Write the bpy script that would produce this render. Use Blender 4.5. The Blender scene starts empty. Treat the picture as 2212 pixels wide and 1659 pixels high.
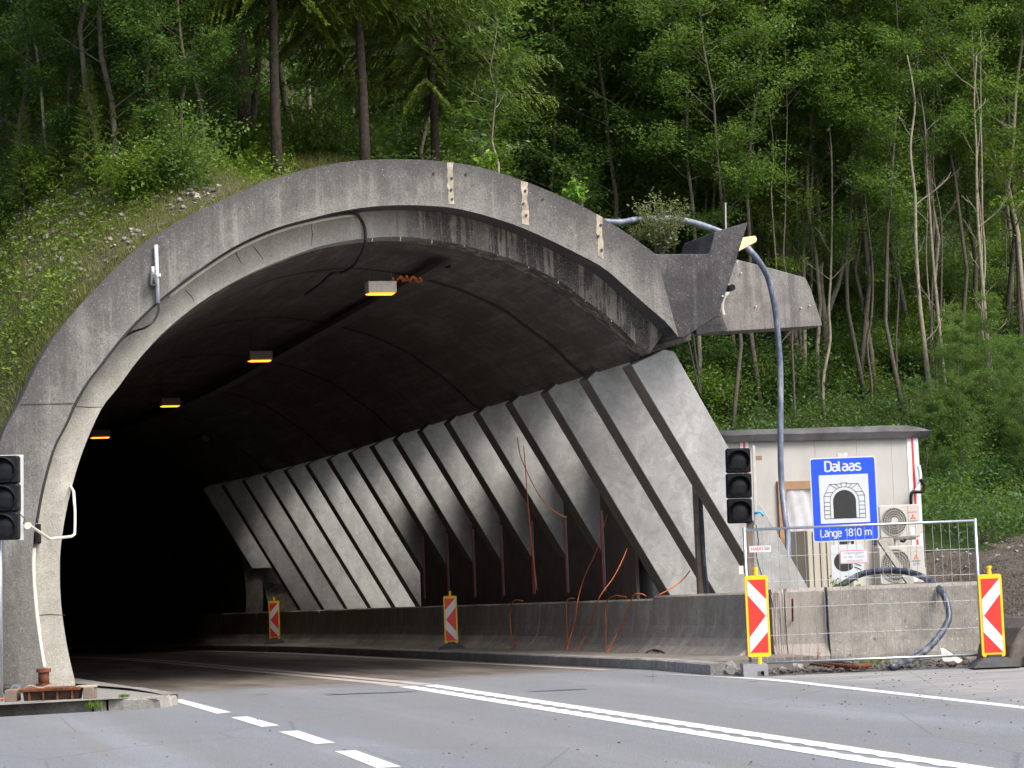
import bpy, math, random
import numpy as np
from mathutils import Vector, Matrix
random.seed(4); rng = np.random.default_rng(4)
sc = bpy.context.scene
COL = sc.collection
R = math.radians
# ---------------------------------------------------------------- camera calibration (photo read at 2212 px width)
FPX, CX, CY, EYE = 5000.0, 1106.0, 829.5, 1.65
UP = Vector((-.04, 1, -.0757)).normalized()
def _ray(x, y): return Vector(((x-CX)/FPX, (CY-y)/FPX, -1.0))
FW = _ray(-450, 1270); FW = (FW - UP*FW.dot(UP)).normalized()
RT = FW.cross(UP)
M3 = Matrix((RT, FW, UP))
CAM = Vector((0, 0, EYE))
def ray(x, y): return M3 @ _ray(x, y)
def PZ(x, y, z=0.0): r = ray(x, y); return CAM + r*((z-EYE)/r.z)
def PY(x, y, Y): r = ray(x, y); return CAM + r*(Y/r.y)
def PX(x, y, X): r = ray(x, y); return CAM + r*(X/r.x)
YAW = -math.atan2(ray(CX, CY).x, ray(CX, CY).y)
def g(Y): return -.016*max(Y-31.0, 0)             # the road falls gently into the tunnel
def cv(Y): return -(max(Y-50.0, 0)**2)/280.0      # and bends to the left
def PG(x, y, h):                                  # ground level point h above the falling grade
    z = h
    for _ in range(12):
        p = PZ(x, y, z); z = h + g(p.y)
    return p
def sm(t): t = min(max(t, 0), 1); return t*t*(3-2*t)

# ---------------------------------------------------------------- mesh helpers
class MB:
    def __init__(s): s.v = []; s.f = []
    def add(s, vs, fs):
        o = len(s.v); s.v += [tuple(v) for v in vs]; s.f += [tuple(i+o for i in f) for f in fs]; return s
    def box(s, x0, x1, y0, y1, z0, z1):
        return s.add([(x0,y0,z0),(x1,y0,z0),(x1,y1,z0),(x0,y1,z0),(x0,y0,z1),(x1,y0,z1),(x1,y1,z1),(x0,y1,z1)],
              [(0,3,2,1),(4,5,6,7),(0,1,5,4),(1,2,6,5),(2,3,7,6),(3,0,4,7)])
    def cbox(s, x0, x1, y0, y1, z0, z1, c=.01):     # chamfered along the four long edges seen from -Y
        pts = [(x0+c,z0),(x1-c,z0),(x1,z0+c),(x1,z1-c),(x1-c,z1),(x0+c,z1),(x0,z1-c),(x0,z0+c)]
        cc = c
        a = [(x,y0+cc,z) for x,z in pts]; b = [(x,y1,z) for x,z in pts]
        xc, zc = (x0+x1)/2, (z0+z1)/2
        fr = [(x+(cc if x<xc else -cc)*.7, y0, z+(cc if z<zc else -cc)*.7) for x,z in pts]
        n = 8
        return s.add(fr+a+b, [tuple(range(n))]+[(i+n,(i+1)%n+n,(i+1)%n,i) for i in range(n)]+[(i+2*n,(i+1)%n+2*n,(i+1)%n+n,i+n) for i in range(n)]+[tuple(range(3*n-1,2*n-1,-1))])
    def prism(s, pts, d):                            # polygon (3d points) extruded by d
        n = len(pts); d = Vector(d); a = [Vector(p) for p in pts]
        return s.add(a+[p+d for p in a], [tuple(range(n)), tuple(range(2*n-1, n-1, -1))]+[((i+1)%n, i, i+n, (i+1)%n+n) for i in range(n)])
    def tube(s, pts, r, n=8, cap=True):
        pts = [Vector(p) for p in pts]; m = len(pts)
        rr = r if isinstance(r, (list, tuple)) else [r]*m
        ref = Vector((0,0,1)); o = len(s.v); prev = None
        for i, p in enumerate(pts):
            t = (pts[min(i+1,m-1)]-pts[max(i-1,0)]).normalized()
            if prev is None:
                prev = t.cross(ref if abs(t.z) < .9 else Vector((1,0,0))).normalized()
            u = (prev - t*prev.dot(t)).normalized(); prev = u; w = t.cross(u)
            for k in range(n):
                a = 2*math.pi*k/n; s.v.append(tuple(p+(u*math.cos(a)+w*math.sin(a))*rr[i]))
        for i in range(m-1):
            for k in range(n):
                s.f.append((o+i*n+k, o+i*n+(k+1)%n, o+(i+1)*n+(k+1)%n, o+(i+1)*n+k))
        if cap: s.f.append(tuple(o+k for k in range(n-1,-1,-1))); s.f.append(tuple(o+(m-1)*n+k for k in range(n)))
        return s
    def disc(s, c, r, y, n=32, a0=0, a1=2*math.pi):
        return s.add([(c[0]+r*math.cos(a0+(a1-a0)*k/n), y, c[1]+r*math.sin(a0+(a1-a0)*k/n)) for k in range(n)], [tuple(range(n))])
    def cyl_y(s, c, r, y0, y1, n=32):
        return s.tube([(c[0],y0,c[1]),(c[0],y1,c[1])], r, n)
    def ring_y(s, c, r0, r1, y0, y1, n=32):
        o = len(s.v)
        for r,y in ((r0,y0),(r1,y0),(r1,y1),(r0,y1)):
            for k in range(n): a=2*math.pi*k/n; s.v.append((c[0]+r*math.cos(a), y, c[1]+r*math.sin(a)))
        for j in range(4):
            for k in range(n): s.f.append((o+j*n+k, o+j*n+(k+1)%n, o+((j+1)%4)*n+(k+1)%n, o+((j+1)%4)*n+k))
        return s
    def grid(s, rows):
        n = len(rows[0]); return s.add([p for r in rows for p in r], [(i*n+j, i*n+j+1, (i+1)*n+j+1, (i+1)*n+j) for i in range(len(rows)-1) for j in range(n-1)])
    def line2(s, a, b, w, y):                        # flat stroke in a local XZ plane
        a = Vector((a[0],0,a[1])); b = Vector((b[0],0,b[1])); d = (b-a).normalized(); q = Vector((-d.z,0,d.x))*w/2
        return s.add([(p.x,y,p.z) for p in (a-q,b-q,b+q,a+q)], [(0,1,2,3)])
    def off(s, v): s.v = [(a+v[0],b+v[1],c+v[2]) for a,b,c in s.v]; return s

def smooth_path(pts, k=6):                           # Catmull-Rom
    P = [Vector(p) for p in pts]; out = []
    for i in range(len(P)-1):
        a, b, c, d = P[max(i-1,0)], P[i], P[i+1], P[min(i+2,len(P)-1)]
        for j in range(k):
            t = j/k; out.append(.5*((2*b)+(c-a)*t+(2*a-5*b+4*c-d)*t*t+(3*b-a-3*c+d)*t**3))
    out.append(P[-1]); return out

def new_obj(name, data, parent=None):
    o = bpy.data.objects.new(name, data); COL.objects.link(o)
    if parent is not None: o.parent = parent
    return o
def mesh_of(name, mb, mat, smooth=False, bevel=0):
    me = bpy.data.meshes.new(name); me.from_pydata(mb.v, [], mb.f)
    me.validate(); me.update()
    import bmesh
    bm = bmesh.new(); bm.from_mesh(me); bmesh.ops.recalc_face_normals(bm, faces=bm.faces)
    if bevel: bmesh.ops.bevel(bm, geom=[e for e in bm.edges if len(e.link_faces)==2 and e.calc_face_angle(0) > .5], offset=bevel, segments=1, affect='EDGES')
    bm.to_mesh(me); bm.free()
    for m in (mat if isinstance(mat, (list,tuple)) else [mat]): me.materials.append(m)
    if smooth: me.polygons.foreach_set('use_smooth', [True]*len(me.polygons))
    return me
def props(o, label=None, cat=None, group=None, kind=None):
    for k, v in (('label',label),('category',cat),('group',group),('kind',kind)):
        if v: o[k] = v
    return o
def thing(name, label, cat, loc=(0,0,0), rz=0, group=None):
    o = new_obj(name, None); o.location = loc; o.rotation_euler = (0,0,rz); o.empty_display_size = .3
    return props(o, label, cat, group)
def part(name, mb, mat, root, world=False, smooth=False, bevel=0, label=None, off=None):
    if world: l = root.location; mb.off((-l.x,-l.y,-l.z))
    o = new_obj(name, mesh_of(name, mb, mat, smooth, bevel), root)
    if off is not None: o.location = off
    if label: o['label'] = label
    return o
def sub(name, mb, mat, p, root=None, world=False, smooth=False, bevel=0):
    if world: l = root.location; mb.off((-l.x,-l.y,-l.z))
    return new_obj(name, mesh_of(name, mb, mat, smooth, bevel), p)
def solo(name, mb, mat, label=None, cat=None, group=None, kind=None, smooth=False, bevel=0):
    return props(new_obj(name, mesh_of(name, mb, mat, smooth, bevel)), label, cat, group, kind)
def _arc(cx,cy,rx,ry,a0,a1,n=9): return [(cx+rx*math.cos(R(a0+(a1-a0)*k/n)), cy+ry*math.sin(R(a0+(a1-a0)*k/n))) for k in range(n+1)]
_a = [(.0,0)]
GL_ = {  # narrow road-sign strokes: cap height 1, x-height .72; (advance, [polylines])
 'D':(.58,[[(0,0),(0,1),(.22,1)]+_arc(.22,.72,.26,.28,90,0)+_arc(.22,.28,.26,.28,0,-90)+[(0,0)]]),
 'a':(.54,[[(.04,.68)]+_arc(.2,.52,.19,.2,90,0)+[(.39,0)],[(.39,.42),(.2,.42)]+_arc(.19,.21,.19,.21,90,270)+[(.39,.08)]]),
 'l':(.29,[[(0,1),(0,.12)]+_arc(.12,.12,.12,.12,180,270)]),
 's':(.50,[_arc(.19,.54,.18,.18,20,180)[:9]+_arc(.19,.53,.18,.16,180,270)[1:]+_arc(.19,.19,.19,.18,90,-20)[1:]+_arc(.19,.18,.19,.18,-30,-160)]),
 'L':(.50,[[(0,1),(0,0),(.40,0)]]),
 'n':(.55,[[(0,0),(0,.72)],[(0,.5)]+_arc(.2,.5,.2,.22,160,0)+[(.40,0)]]),
 'g':(.56,[_arc(.2,.5,.2,.22,0,180)+_arc(.2,.22,.2,.22,180,360)[1:],[(.40,.72),(.40,-.06)]+_arc(.2,-.06,.2,.2,0,-150)]),
 'e':(.54,[[(.0,.38),(.40,.38),(.40,.5)]+_arc(.2,.5,.2,.22,0,180)+_arc(.2,.22,.2,.22,180,330)]),
 '1':(.45,[[(0,.76),(.2,1),(.2,0)]]),
 '8':(.60,[_arc(.22,.76,.2,.24,-90,270,16),_arc(.22,.26,.23,.26,90,450,16)]),
 '0':(.62,[_arc(.22,.7,.22,.3,0,180)+_arc(.22,.3,.22,.3,180,360)+[(.44,.7)]]),
 'm':(.86,[[(0,0),(0,.72)],[(0,.5)]+_arc(.18,.5,.18,.22,160,0)+[(.36,0)],[(.36,.5)]+_arc(.54,.5,.18,.22,160,0)+[(.72,0)]]),
 'U':(.62,[[(0,1),(0,.25)]+_arc(.22,.25,.22,.25,180,360)+[(.44,1)]]),
 'b':(.56,[[(0,1),(0,0)],_arc(.2,.5,.2,.22,180,0)+_arc(.2,.22,.2,.22,0,-180)]),
 'f':(.36,[_arc(.26,.84,.14,.16,70,180)+[(.12,0)],[(0,.68),(.28,.68)]]),
 'u':(.55,[[(0,.72),(0,.2)]+_arc(.2,.2,.2,.2,180,340),[(.40,.72),(.40,0)]]),
 't':(.38,[[(.12,.95),(.12,.14)]+_arc(.24,.14,.12,.14,180,280),[(0,.7),(.28,.7)]]),
 'i':(.2,[[(0,.7),(0,0)],[(0,.9),(0,1)]]),
 'd':(.56,[[(.40,1),(.40,0)],_arc(.2,.5,.2,.22,0,180)+_arc(.2,.22,.2,.22,180,360)]),
 'r':(.38,[[(0,0),(0,.72)],[(0,.5)]+_arc(.2,.5,.2,.22,160,70)]),
 'v':(.5,[[(0,.72),(.18,0),(.36,.72)]]),
 'o':(.56,[_arc(.2,.5,.2,.22,0,180)+_arc(.2,.22,.2,.22,180,360)+[(.4,.5)]]),
 'Z':(.58,[[(0,1),(.42,1),(0,0),(.44,0)]]), '!':(.2,[[(0,1),(0,.3)],[(0,.08),(0,0)]]),
 'H':(.62,[[(0,0),(0,1)],[(.44,0),(.44,1)],[(0,.5),(.44,.5)]]), 'A':(.64,[[(0,0),(.24,1),(.48,0)],[(.09,.34),(.39,.34)]]),
 'G':(.66,[_arc(.24,.7,.24,.3,30,180)+_arc(.24,.3,.24,.3,180,360)+[(.48,.5),(.26,.5)]]), 'O':(.66,[_arc(.24,.7,.24,.3,0,180)+_arc(.24,.3,.24,.3,180,360)+[(.48,.7)]]),
 'N':(.64,[[(0,0),(0,1),(.44,0),(.44,1)]]), 'M':(.72,[[(0,0),(0,1),(.26,.4),(.52,1),(.52,0)]]), 'I':(.22,[[(0,0),(0,1)]]),
 'T':(.55,[[(0,1),(.44,1)],[(.22,1),(.22,0)]]), 'S':(.58,[_arc(.21,.75,.2,.25,20,180)+_arc(.21,.76,.2,.24,180,270)[1:]+_arc(.21,.26,.21,.26,90,-20)[1:]+_arc(.21,.25,.21,.25,-30,-160)]),
 'B':(.58,[[(0,0),(0,1),(.2,1)]+_arc(.2,.77,.2,.23,90,-90)+_arc(.2,.27,.22,.27,90,-90)+[(0,0)]]), 'E':(.5,[[(.38,1),(0,1),(0,0),(.38,0)],[(0,.5),(.32,.5)]]),
 'C':(.6,[_arc(.22,.7,.22,.3,30,180)+_arc(.22,.3,.22,.3,180,330)]), 'R':(.6,[[(0,0),(0,1),(.2,1)]+_arc(.2,.76,.2,.24,90,-90)+[(0,.52)],[(.2,.52),(.42,0)]]), ' ':(.36,[]) }
GL_['\u00e4'] = (.52, GL_['a'][1]+[[(.09,.86),(.09,.97)],[(.29,.86),(.29,.97)]])
def lettering(txt, h, width, loc, mat, parent, bold=.0, name='lettering'):
    adv = sum(GL_[c][0] for c in txt)-.12; kx = width/(adv*h); w = h*(.115+bold*8); m = MB(); x = -adv*h/2; q = 0
    for c in txt:
        for P in GL_[c][1]:
            P = [Vector((x+a*h, b*h)) for a,b in P]; n = len(P); q += 1; vs = []
            Pc = [P[0]]
            for p in P[1:]:
                if (p-Pc[-1]).length > 1e-5: Pc.append(p)
            P = Pc; n = len(P)
            for i,p in enumerate(P):
                d0 = (p-P[i-1]).normalized() if i else (P[1]-p).normalized(); d1 = (P[i+1]-p).normalized() if i<n-1 else d0
                t = (d0+d1); t = t.normalized() if t.length>.2 else d1; nn = Vector((-t.y,t.x)); k = 1/max(abs(nn.dot(Vector((-d0.y,d0.x)))),.55)
                e = (-t*w*.0 if i==0 else t*0)
                vs += [p+nn*w/2*k, p-nn*w/2*k]
            m.add([(v.x*kx+loc[0],loc[1]-.00025*(q%7),v.y+loc[2]) for v in vs],[(2*i,2*i+1,2*i+3,2*i+2) for i in range(n-1)])
        x += GL_[c][0]*h
    return part(name, m, mat, parent)
def dup(root, loc, rz=None, label=None, scale=None):
    r = root.copy(); COL.objects.link(r); r.location = loc
    if rz is not None: r.rotation_euler = (0,0,rz)
    if label: r['label'] = label
    if scale: r.scale = scale if isinstance(scale, (tuple,list)) else (scale,)*3
    for ch in list(root.children):
        c = ch.copy(); COL.objects.link(c); c.parent = r
        for q in ch.children:
            d = q.copy(); COL.objects.link(d); d.parent = c
    return r

# ---------------------------------------------------------------- materials
class NT:
    def __init__(s, name):
        m = bpy.data.materials.new(name); m.use_nodes = True; s.m = m; s.t = m.node_tree; s.n = s.t.nodes; s.l = s.t.links
        s.b = s.n['Principled BSDF']; s.tc = s.n.new('ShaderNodeTexCoord')
    def nd(s, t, **k):
        x = s.n.new(t)
        for a, b in k.items(): setattr(x, a, b)
        return x
    def coord(s, scale=(1,1,1), kind='Object', rot=(0,0,0)):
        mp = s.nd('ShaderNodeMapping'); s.l.new(s.tc.outputs[kind], mp.inputs[0]); mp.inputs['Scale'].default_value = scale; mp.inputs['Rotation'].default_value = rot; return mp.outputs[0]
    def noise(s, scale, det=4, co=None, rough=.55, dist=0):
        x = s.nd('ShaderNodeTexNoise'); x.inputs['Scale'].default_value = scale; x.inputs['Detail'].default_value = det; x.inputs['Roughness'].default_value = rough; x.inputs['Distortion'].default_value = dist
        s.l.new(co if co is not None else s.coord(), x.inputs['Vector']); return x.outputs[0]
    def voro(s, scale, co=None, feat='F1'):
        x = s.nd('ShaderNodeTexVoronoi', feature=feat); x.inputs['Scale'].default_value = scale; s.l.new(co if co is not None else s.coord(), x.inputs['Vector']); return x.outputs[0]
    def ramp(s, f, st, interp='LINEAR'):
        x = s.nd('ShaderNodeValToRGB'); x.color_ramp.interpolation = interp; e = x.color_ramp.elements
        while len(e) < len(st): e.new(.5)
        for q, (p, c) in zip(e, st): q.position = p; q.color = (*(c if isinstance(c,(tuple,list)) else (c,c,c)), 1)
        s.l.new(f, x.inputs[0]); return x.outputs[0]
    def mix(s, f, a, b, mode='MIX'):
        x = s.nd('ShaderNodeMix', data_type='RGBA', blend_type=mode)
        for i, v in ((0,f),(6,a),(7,b)):
            if hasattr(v, 'node'): s.l.new(v, x.inputs[i])
            elif i == 0: x.inputs[0].default_value = v
            else: x.inputs[i].default_value = (*(v if isinstance(v,(tuple,list)) else (v,v,v)), 1)
        return x.outputs[2]
    def math(s, op, a, b=0):
        x = s.nd('ShaderNodeMath', operation=op)
        for i, v in enumerate((a, b)):
            if hasattr(v, 'node'): s.l.new(v, x.inputs[i])
            else: x.inputs[i].default_value = v
        return x.outputs[0]
    def bump(s, h, st=.3, d=.02):
        x = s.nd('ShaderNodeBump'); x.inputs['Strength'].default_value = st; x.inputs['Distance'].default_value = d; s.l.new(h, x.inputs['Height']); s.l.new(x.outputs[0], s.b.inputs['Normal'])
    def out(s, col, rough=.8, spec=None, metal=None):
        if hasattr(col, 'node'): s.l.new(col, s.b.inputs['Base Color'])
        else: s.b.inputs['Base Color'].default_value = (*col, 1)
        if hasattr(rough, 'node'): s.l.new(rough, s.b.inputs['Roughness'])
        else: s.b.inputs['Roughness'].default_value = rough
        if spec is not None: s.b.inputs['Specular IOR Level'].default_value = spec
        if metal is not None: s.b.inputs['Metallic'].default_value = metal
        return s.m

def concrete(name, base, dark, streak=.5, spk=.5, joints=None, blotch=.5, rough=.88, stain=None, edge=False, along=False):
    t = NT(name)
    lite = tuple(min(x*1.45,.8) for x in base); dk = tuple(x*.55 for x in dark)
    big = t.noise(.55, 6, rough=.62); med = t.noise(3.2, 7, rough=.7); cl = t.noise(11, 5, rough=.7)
    st = t.noise(1.0, 6, t.coord((5, .35, 5) if along else (4.5, 4.5, .30)), .68); fine = t.noise(42, 3, rough=.7)
    c = t.mix(t.ramp(big, [(.40,0),(.60,blotch)]), base, dark)
    c = t.mix(t.ramp(med, [(.42,.75*blotch),(.52,0)]), c, dark)
    c = t.mix(t.ramp(med, [(.55,0),(.66,.5*blotch)]), c, lite)
    c = t.mix(t.ramp(cl, [(.36,.55*blotch),(.48,0)]), c, dk)
    c = t.mix(t.ramp(st, [(.48,0),(.62,streak)]), c, dark)
    c = t.mix(t.ramp(st, [(.34,streak*.7),(.44,0)]), c, lite)
    if stain:   # (x position, width, stained base, streak colour): weathering that sets in along the arch
        w = t.nd('ShaderNodeSeparateXYZ'); t.l.new(t.tc.outputs['Object'], w.inputs[0])
        mr = t.nd('ShaderNodeMapRange', interpolation_type='SMOOTHSTEP'); mr.inputs[1].default_value = stain[0]; mr.inputs[2].default_value = stain[0]+stain[1]
        t.l.new(t.math('ADD', w.outputs[0], t.math('MULTIPLY', t.math('SUBTRACT', med, .5), 1.6)), mr.inputs[0])
        s2 = t.noise(1.0, 6, t.coord((7,7,.45)), .7)
        sc_ = t.mix(t.ramp(s2, [(.46,0),(.52,1)]), stain[2], stain[3]); sc_ = t.mix(t.ramp(s2, [(.33,.6),(.4,0)]), sc_, (.42,.40,.36)); sc_ = t.mix(t.ramp(med, [(.45,.5),(.55,0)]), sc_, stain[3])
        c = t.mix(mr.outputs[0], c, sc_)
    if edge:    # lichen and soot along the rim, paler washed band below
        at = t.nd('ShaderNodeAttribute', attribute_name='edge'); e = t.math('ADD', at.outputs['Fac'], t.math('MULTIPLY', t.math('SUBTRACT', t.noise(1.6, 6, t.coord((1,1,.6)), .7), .5), 1.1))
        c = t.mix(t.ramp(e, [(.0,.95),(.55,0)]), c, (.055,.052,.053)); c = t.mix(t.ramp(e, [(.6,0),(1,.35)]), c, (.29,.285,.27))
    v = t.voro(15); c = t.mix(t.math('MULTIPLY', t.ramp(v, [(.0,spk),(.13,spk*.8),(.19,0)]), t.ramp(med, [(.42,0),(.56,1)])), c, tuple(min(x*1.9+.04,.7) for x in base))
    v2 = t.voro(4.3, t.coord((1,1.3,1))); c = t.mix(t.ramp(v2, [(.0,spk),(.07,spk*.9),(.10,0)]), c, tuple(x*.4 for x in dark))
    c = t.mix(t.ramp(fine, [(.36,.55),(.5,0)]), c, dark); c = t.mix(t.ramp(fine, [(.54,0),(.66,.35)]), c, lite)
    if joints:
        w = t.nd('ShaderNodeSeparateXYZ'); t.l.new(t.tc.outputs['Object'], w.inputs[0])
        f = t.math('FRACT', t.math('DIVIDE', w.outputs[1], joints)); f = t.math('ABSOLUTE', t.math('SUBTRACT', f, .5))
        c = t.mix(t.ramp(f, [(.0,.8),(.012,.8),(.018,0)]), c, tuple(x*.3 for x in dark))
    t.bump(t.math('ADD', fine, t.math('MULTIPLY', med, 2.0)), .5, .01)
    return t.out(c, rough, .3)

def plain(name, col, rough=.5, metal=0, var=.15, scale=8, spec=.5, bump=0, dirt=None):
    t = NT(name); n = t.noise(scale, 5)
    c = t.mix(t.ramp(n, [(.3,0),(.75,1)]), tuple(x*(1-var) for x in col), tuple(min(x*(1+var),1) for x in col))
    if dirt: c = t.mix(t.ramp(t.noise(scale*.6, 6, t.coord((1,1,.4)), .7), [(.48,0),(.72,dirt[1])]), c, dirt[0])
    if bump: t.bump(n, bump, .01)
    return t.out(c, rough, spec, metal)

def leaf_mat(name, c0, c1, c2, trans=.42):
    t = NT(name); a = t.nd('ShaderNodeAttribute', attribute_name='tint')
    oi = t.nd('ShaderNodeObjectInfo')
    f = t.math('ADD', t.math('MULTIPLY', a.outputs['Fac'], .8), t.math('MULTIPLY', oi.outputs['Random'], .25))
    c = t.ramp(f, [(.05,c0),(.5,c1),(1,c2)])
    m = t.out(c, .5, .35)
    tr = t.nd('ShaderNodeBsdfTranslucent'); c2_ = t.mix(.5, c, (.25,.4,.03), 'MIX'); t.l.new(c2_, tr.inputs[0])
    mx = t.nd('ShaderNodeMixShader'); mx.inputs[0].default_value = trans
    o = t.n['Material Output']; t.l.new(t.b.outputs[0], mx.inputs[1]); t.l.new(tr.outputs[0], mx.inputs[2]); t.l.new(mx.outputs[0], o.inputs[0])
    return m

m_ring   = concrete('weathered ring concrete', (.178,.172,.158), (.08,.076,.071), .7, .4, blotch=.7, edge=True)
m_beam   = concrete('lichen dark concrete', (.085,.082,.084), (.032,.031,.034), .5, .9, blotch=.8)
m_beam2  = concrete('mid grey concrete', (.20,.19,.18), (.09,.086,.083), .8, .5, blotch=.5)
m_pale   = concrete('pale recessed concrete', (.40,.39,.345), (.25,.24,.21), .35, .12, blotch=.45, stain=(.0,1.5,(.25,.22,.175),(.04,.035,.031)))
m_palest = concrete('stained recessed concrete', (.21,.195,.165), (.04,.037,.033), 1.0, .15, blotch=.85)
m_vault  = concrete('sooty vault concrete', (.15,.135,.122), (.075,.064,.056), .8, .1, joints=6.2, along=True, blotch=.7)
def finmat():
    t = NT('smooth formed concrete')
    a = t.noise(1.1, 6, t.coord((1,.6,.7)), .6, 1.2); b = t.noise(4.5, 5, None, .65, .8); st = t.noise(1, 5, t.coord((3.5,3.5,.4), rot=(0,R(30),0)), .6); f = t.noise(40, 2)
    c = t.mix(t.ramp(a, [(.40,0),(.58,.8)]), (.335,.34,.333), (.25,.253,.246))
    c = t.mix(t.ramp(b, [(.40,.5),(.48,0)]), c, (.205,.207,.20)); c = t.mix(t.ramp(b, [(.56,0),(.64,.4)]), c, (.43,.435,.42))
    c = t.mix(t.ramp(st, [(.52,0),(.62,.4)]), c, (.22,.215,.20))
    ln = t.ramp(t.noise(2.2, 3, None, .5, 1.8), [(.494,0),(.5,.35),(.506,0)]); c = t.mix(ln, c, (.47,.475,.46))
    c = t.mix(t.ramp(f, [(.38,.25),(.5,0)]), c, (.22,.22,.21))
    t.bump(b, .3, .008); return t.out(c, .6, .3)
m_fin = finmat()
m_finedge = concrete('sooty shaded fin edge', (.20,.18,.16), (.12,.105,.09), .3, .05)  # soot, plus the shade of the tunnel-facing side put into the colour
m_barr   = concrete('barrier concrete', (.37,.335,.29), (.23,.20,.17), .65, .35, blotch=.6)
m_barr2  = concrete('pitted barrier concrete', (.285,.27,.24), (.185,.165,.145), .25, 1.0, blotch=.8)
m_kerb   = concrete('kerb concrete', (.27,.26,.245), (.14,.13,.12), .4, .5)
m_rust   = plain('rust', (.16,.06,.03), .85, .2, .5, 12, .3, .3)
m_wood   = plain('raw timber', (.30,.19,.11), .75, 0, .2, 4, .2, .1)
m_woodold= plain('grey brown timber', (.20,.155,.12), .8, 0, .25, 6, .2, .1)
m_galv   = plain('galvanised steel', (.50,.53,.56), .38, .85, .12, 25)
m_wire   = plain('wire', (.55,.57,.60), .4, .8, .05, 30)
m_yel    = plain('yellow plastic', (.85,.52,.01), .45, 0, .06, 6)
m_red    = plain('red reflective sheet', (.72,.035,.025), .35, 0, .06, 5)
m_white  = plain('white reflective sheet', (.62,.63,.65), .35, 0, .04, 5)
m_blue   = plain('blue sign sheet', (.012,.075,.62), .3, 0, .06, 3)
m_signw  = plain('sign white', (.55,.58,.60), .4, 0, .04, 5)
m_black  = plain('black plastic', (.008,.009,.012), .6, 0, .3, 10, .2)
m_lens   = plain('dark lens', (.016,.016,.018), .3, 0, .3, 40, .35)
m_cable  = plain('black cable', (.018,.018,.02), .6, 0, .3, 5)
m_hose   = plain('blue grey hose', (.11,.14,.20), .45, 0, .3, 9, .5, 0, ((.42,.44,.46), .8))
m_hosed  = plain('dark hose', (.03,.04,.06), .4, 0, .3, 9, .5, 0, ((.3,.31,.33), .7))
m_orange = plain('orange cable', (.50,.12,.03), .5, 0, .15, 5)
m_wall   = plain('off white wall panel', (.40,.395,.38), .75, 0, .07, 1.5, .2, 0, ((.29,.275,.25), .5))
m_roofed = plain('grey roofing felt', (.12,.12,.125), .9, 0, .4, 2.5, .1, .3)
m_ac     = plain('beige casing', (.42,.41,.37), .5, 0, .04, 2)
m_cab    = plain('beige cabinet', (.40,.37,.30), .6, 0, .08, 2)
m_grille = plain('dark grille', (.07,.07,.065), .6)
m_gwire  = plain('grille wire', (.42,.41,.37), .5)
m_film   = plain('plastic film', (.45,.45,.48), .25, 0, .15, 3, .6, .2)
m_chute  = plain('yellow plastic shell', (.85,.66,.30), .35, 0, .03, 3)
m_rubber = plain('dusty rubber', (.05,.05,.052), .85, 0, .3, 14)
m_alu    = plain('aluminium', (.55,.53,.48), .5, .5, .1, 8)
m_pvc    = plain('white conduit', (.68,.64,.55), .5, 0, .05, 6)
m_dirt   = None
m_text   = plain('black print', (.02,.02,.02), .6)
m_grey   = plain('grey print', (.35,.35,.36), .6)
m_rock   = concrete('broken stone', (.30,.285,.26), (.2,.19,.17), .1, .3)
m_bolt   = plain('light metal', (.6,.6,.58), .5, .4)
m_bluetape = plain('blue tape', (.05,.35,.62), .5)
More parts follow.
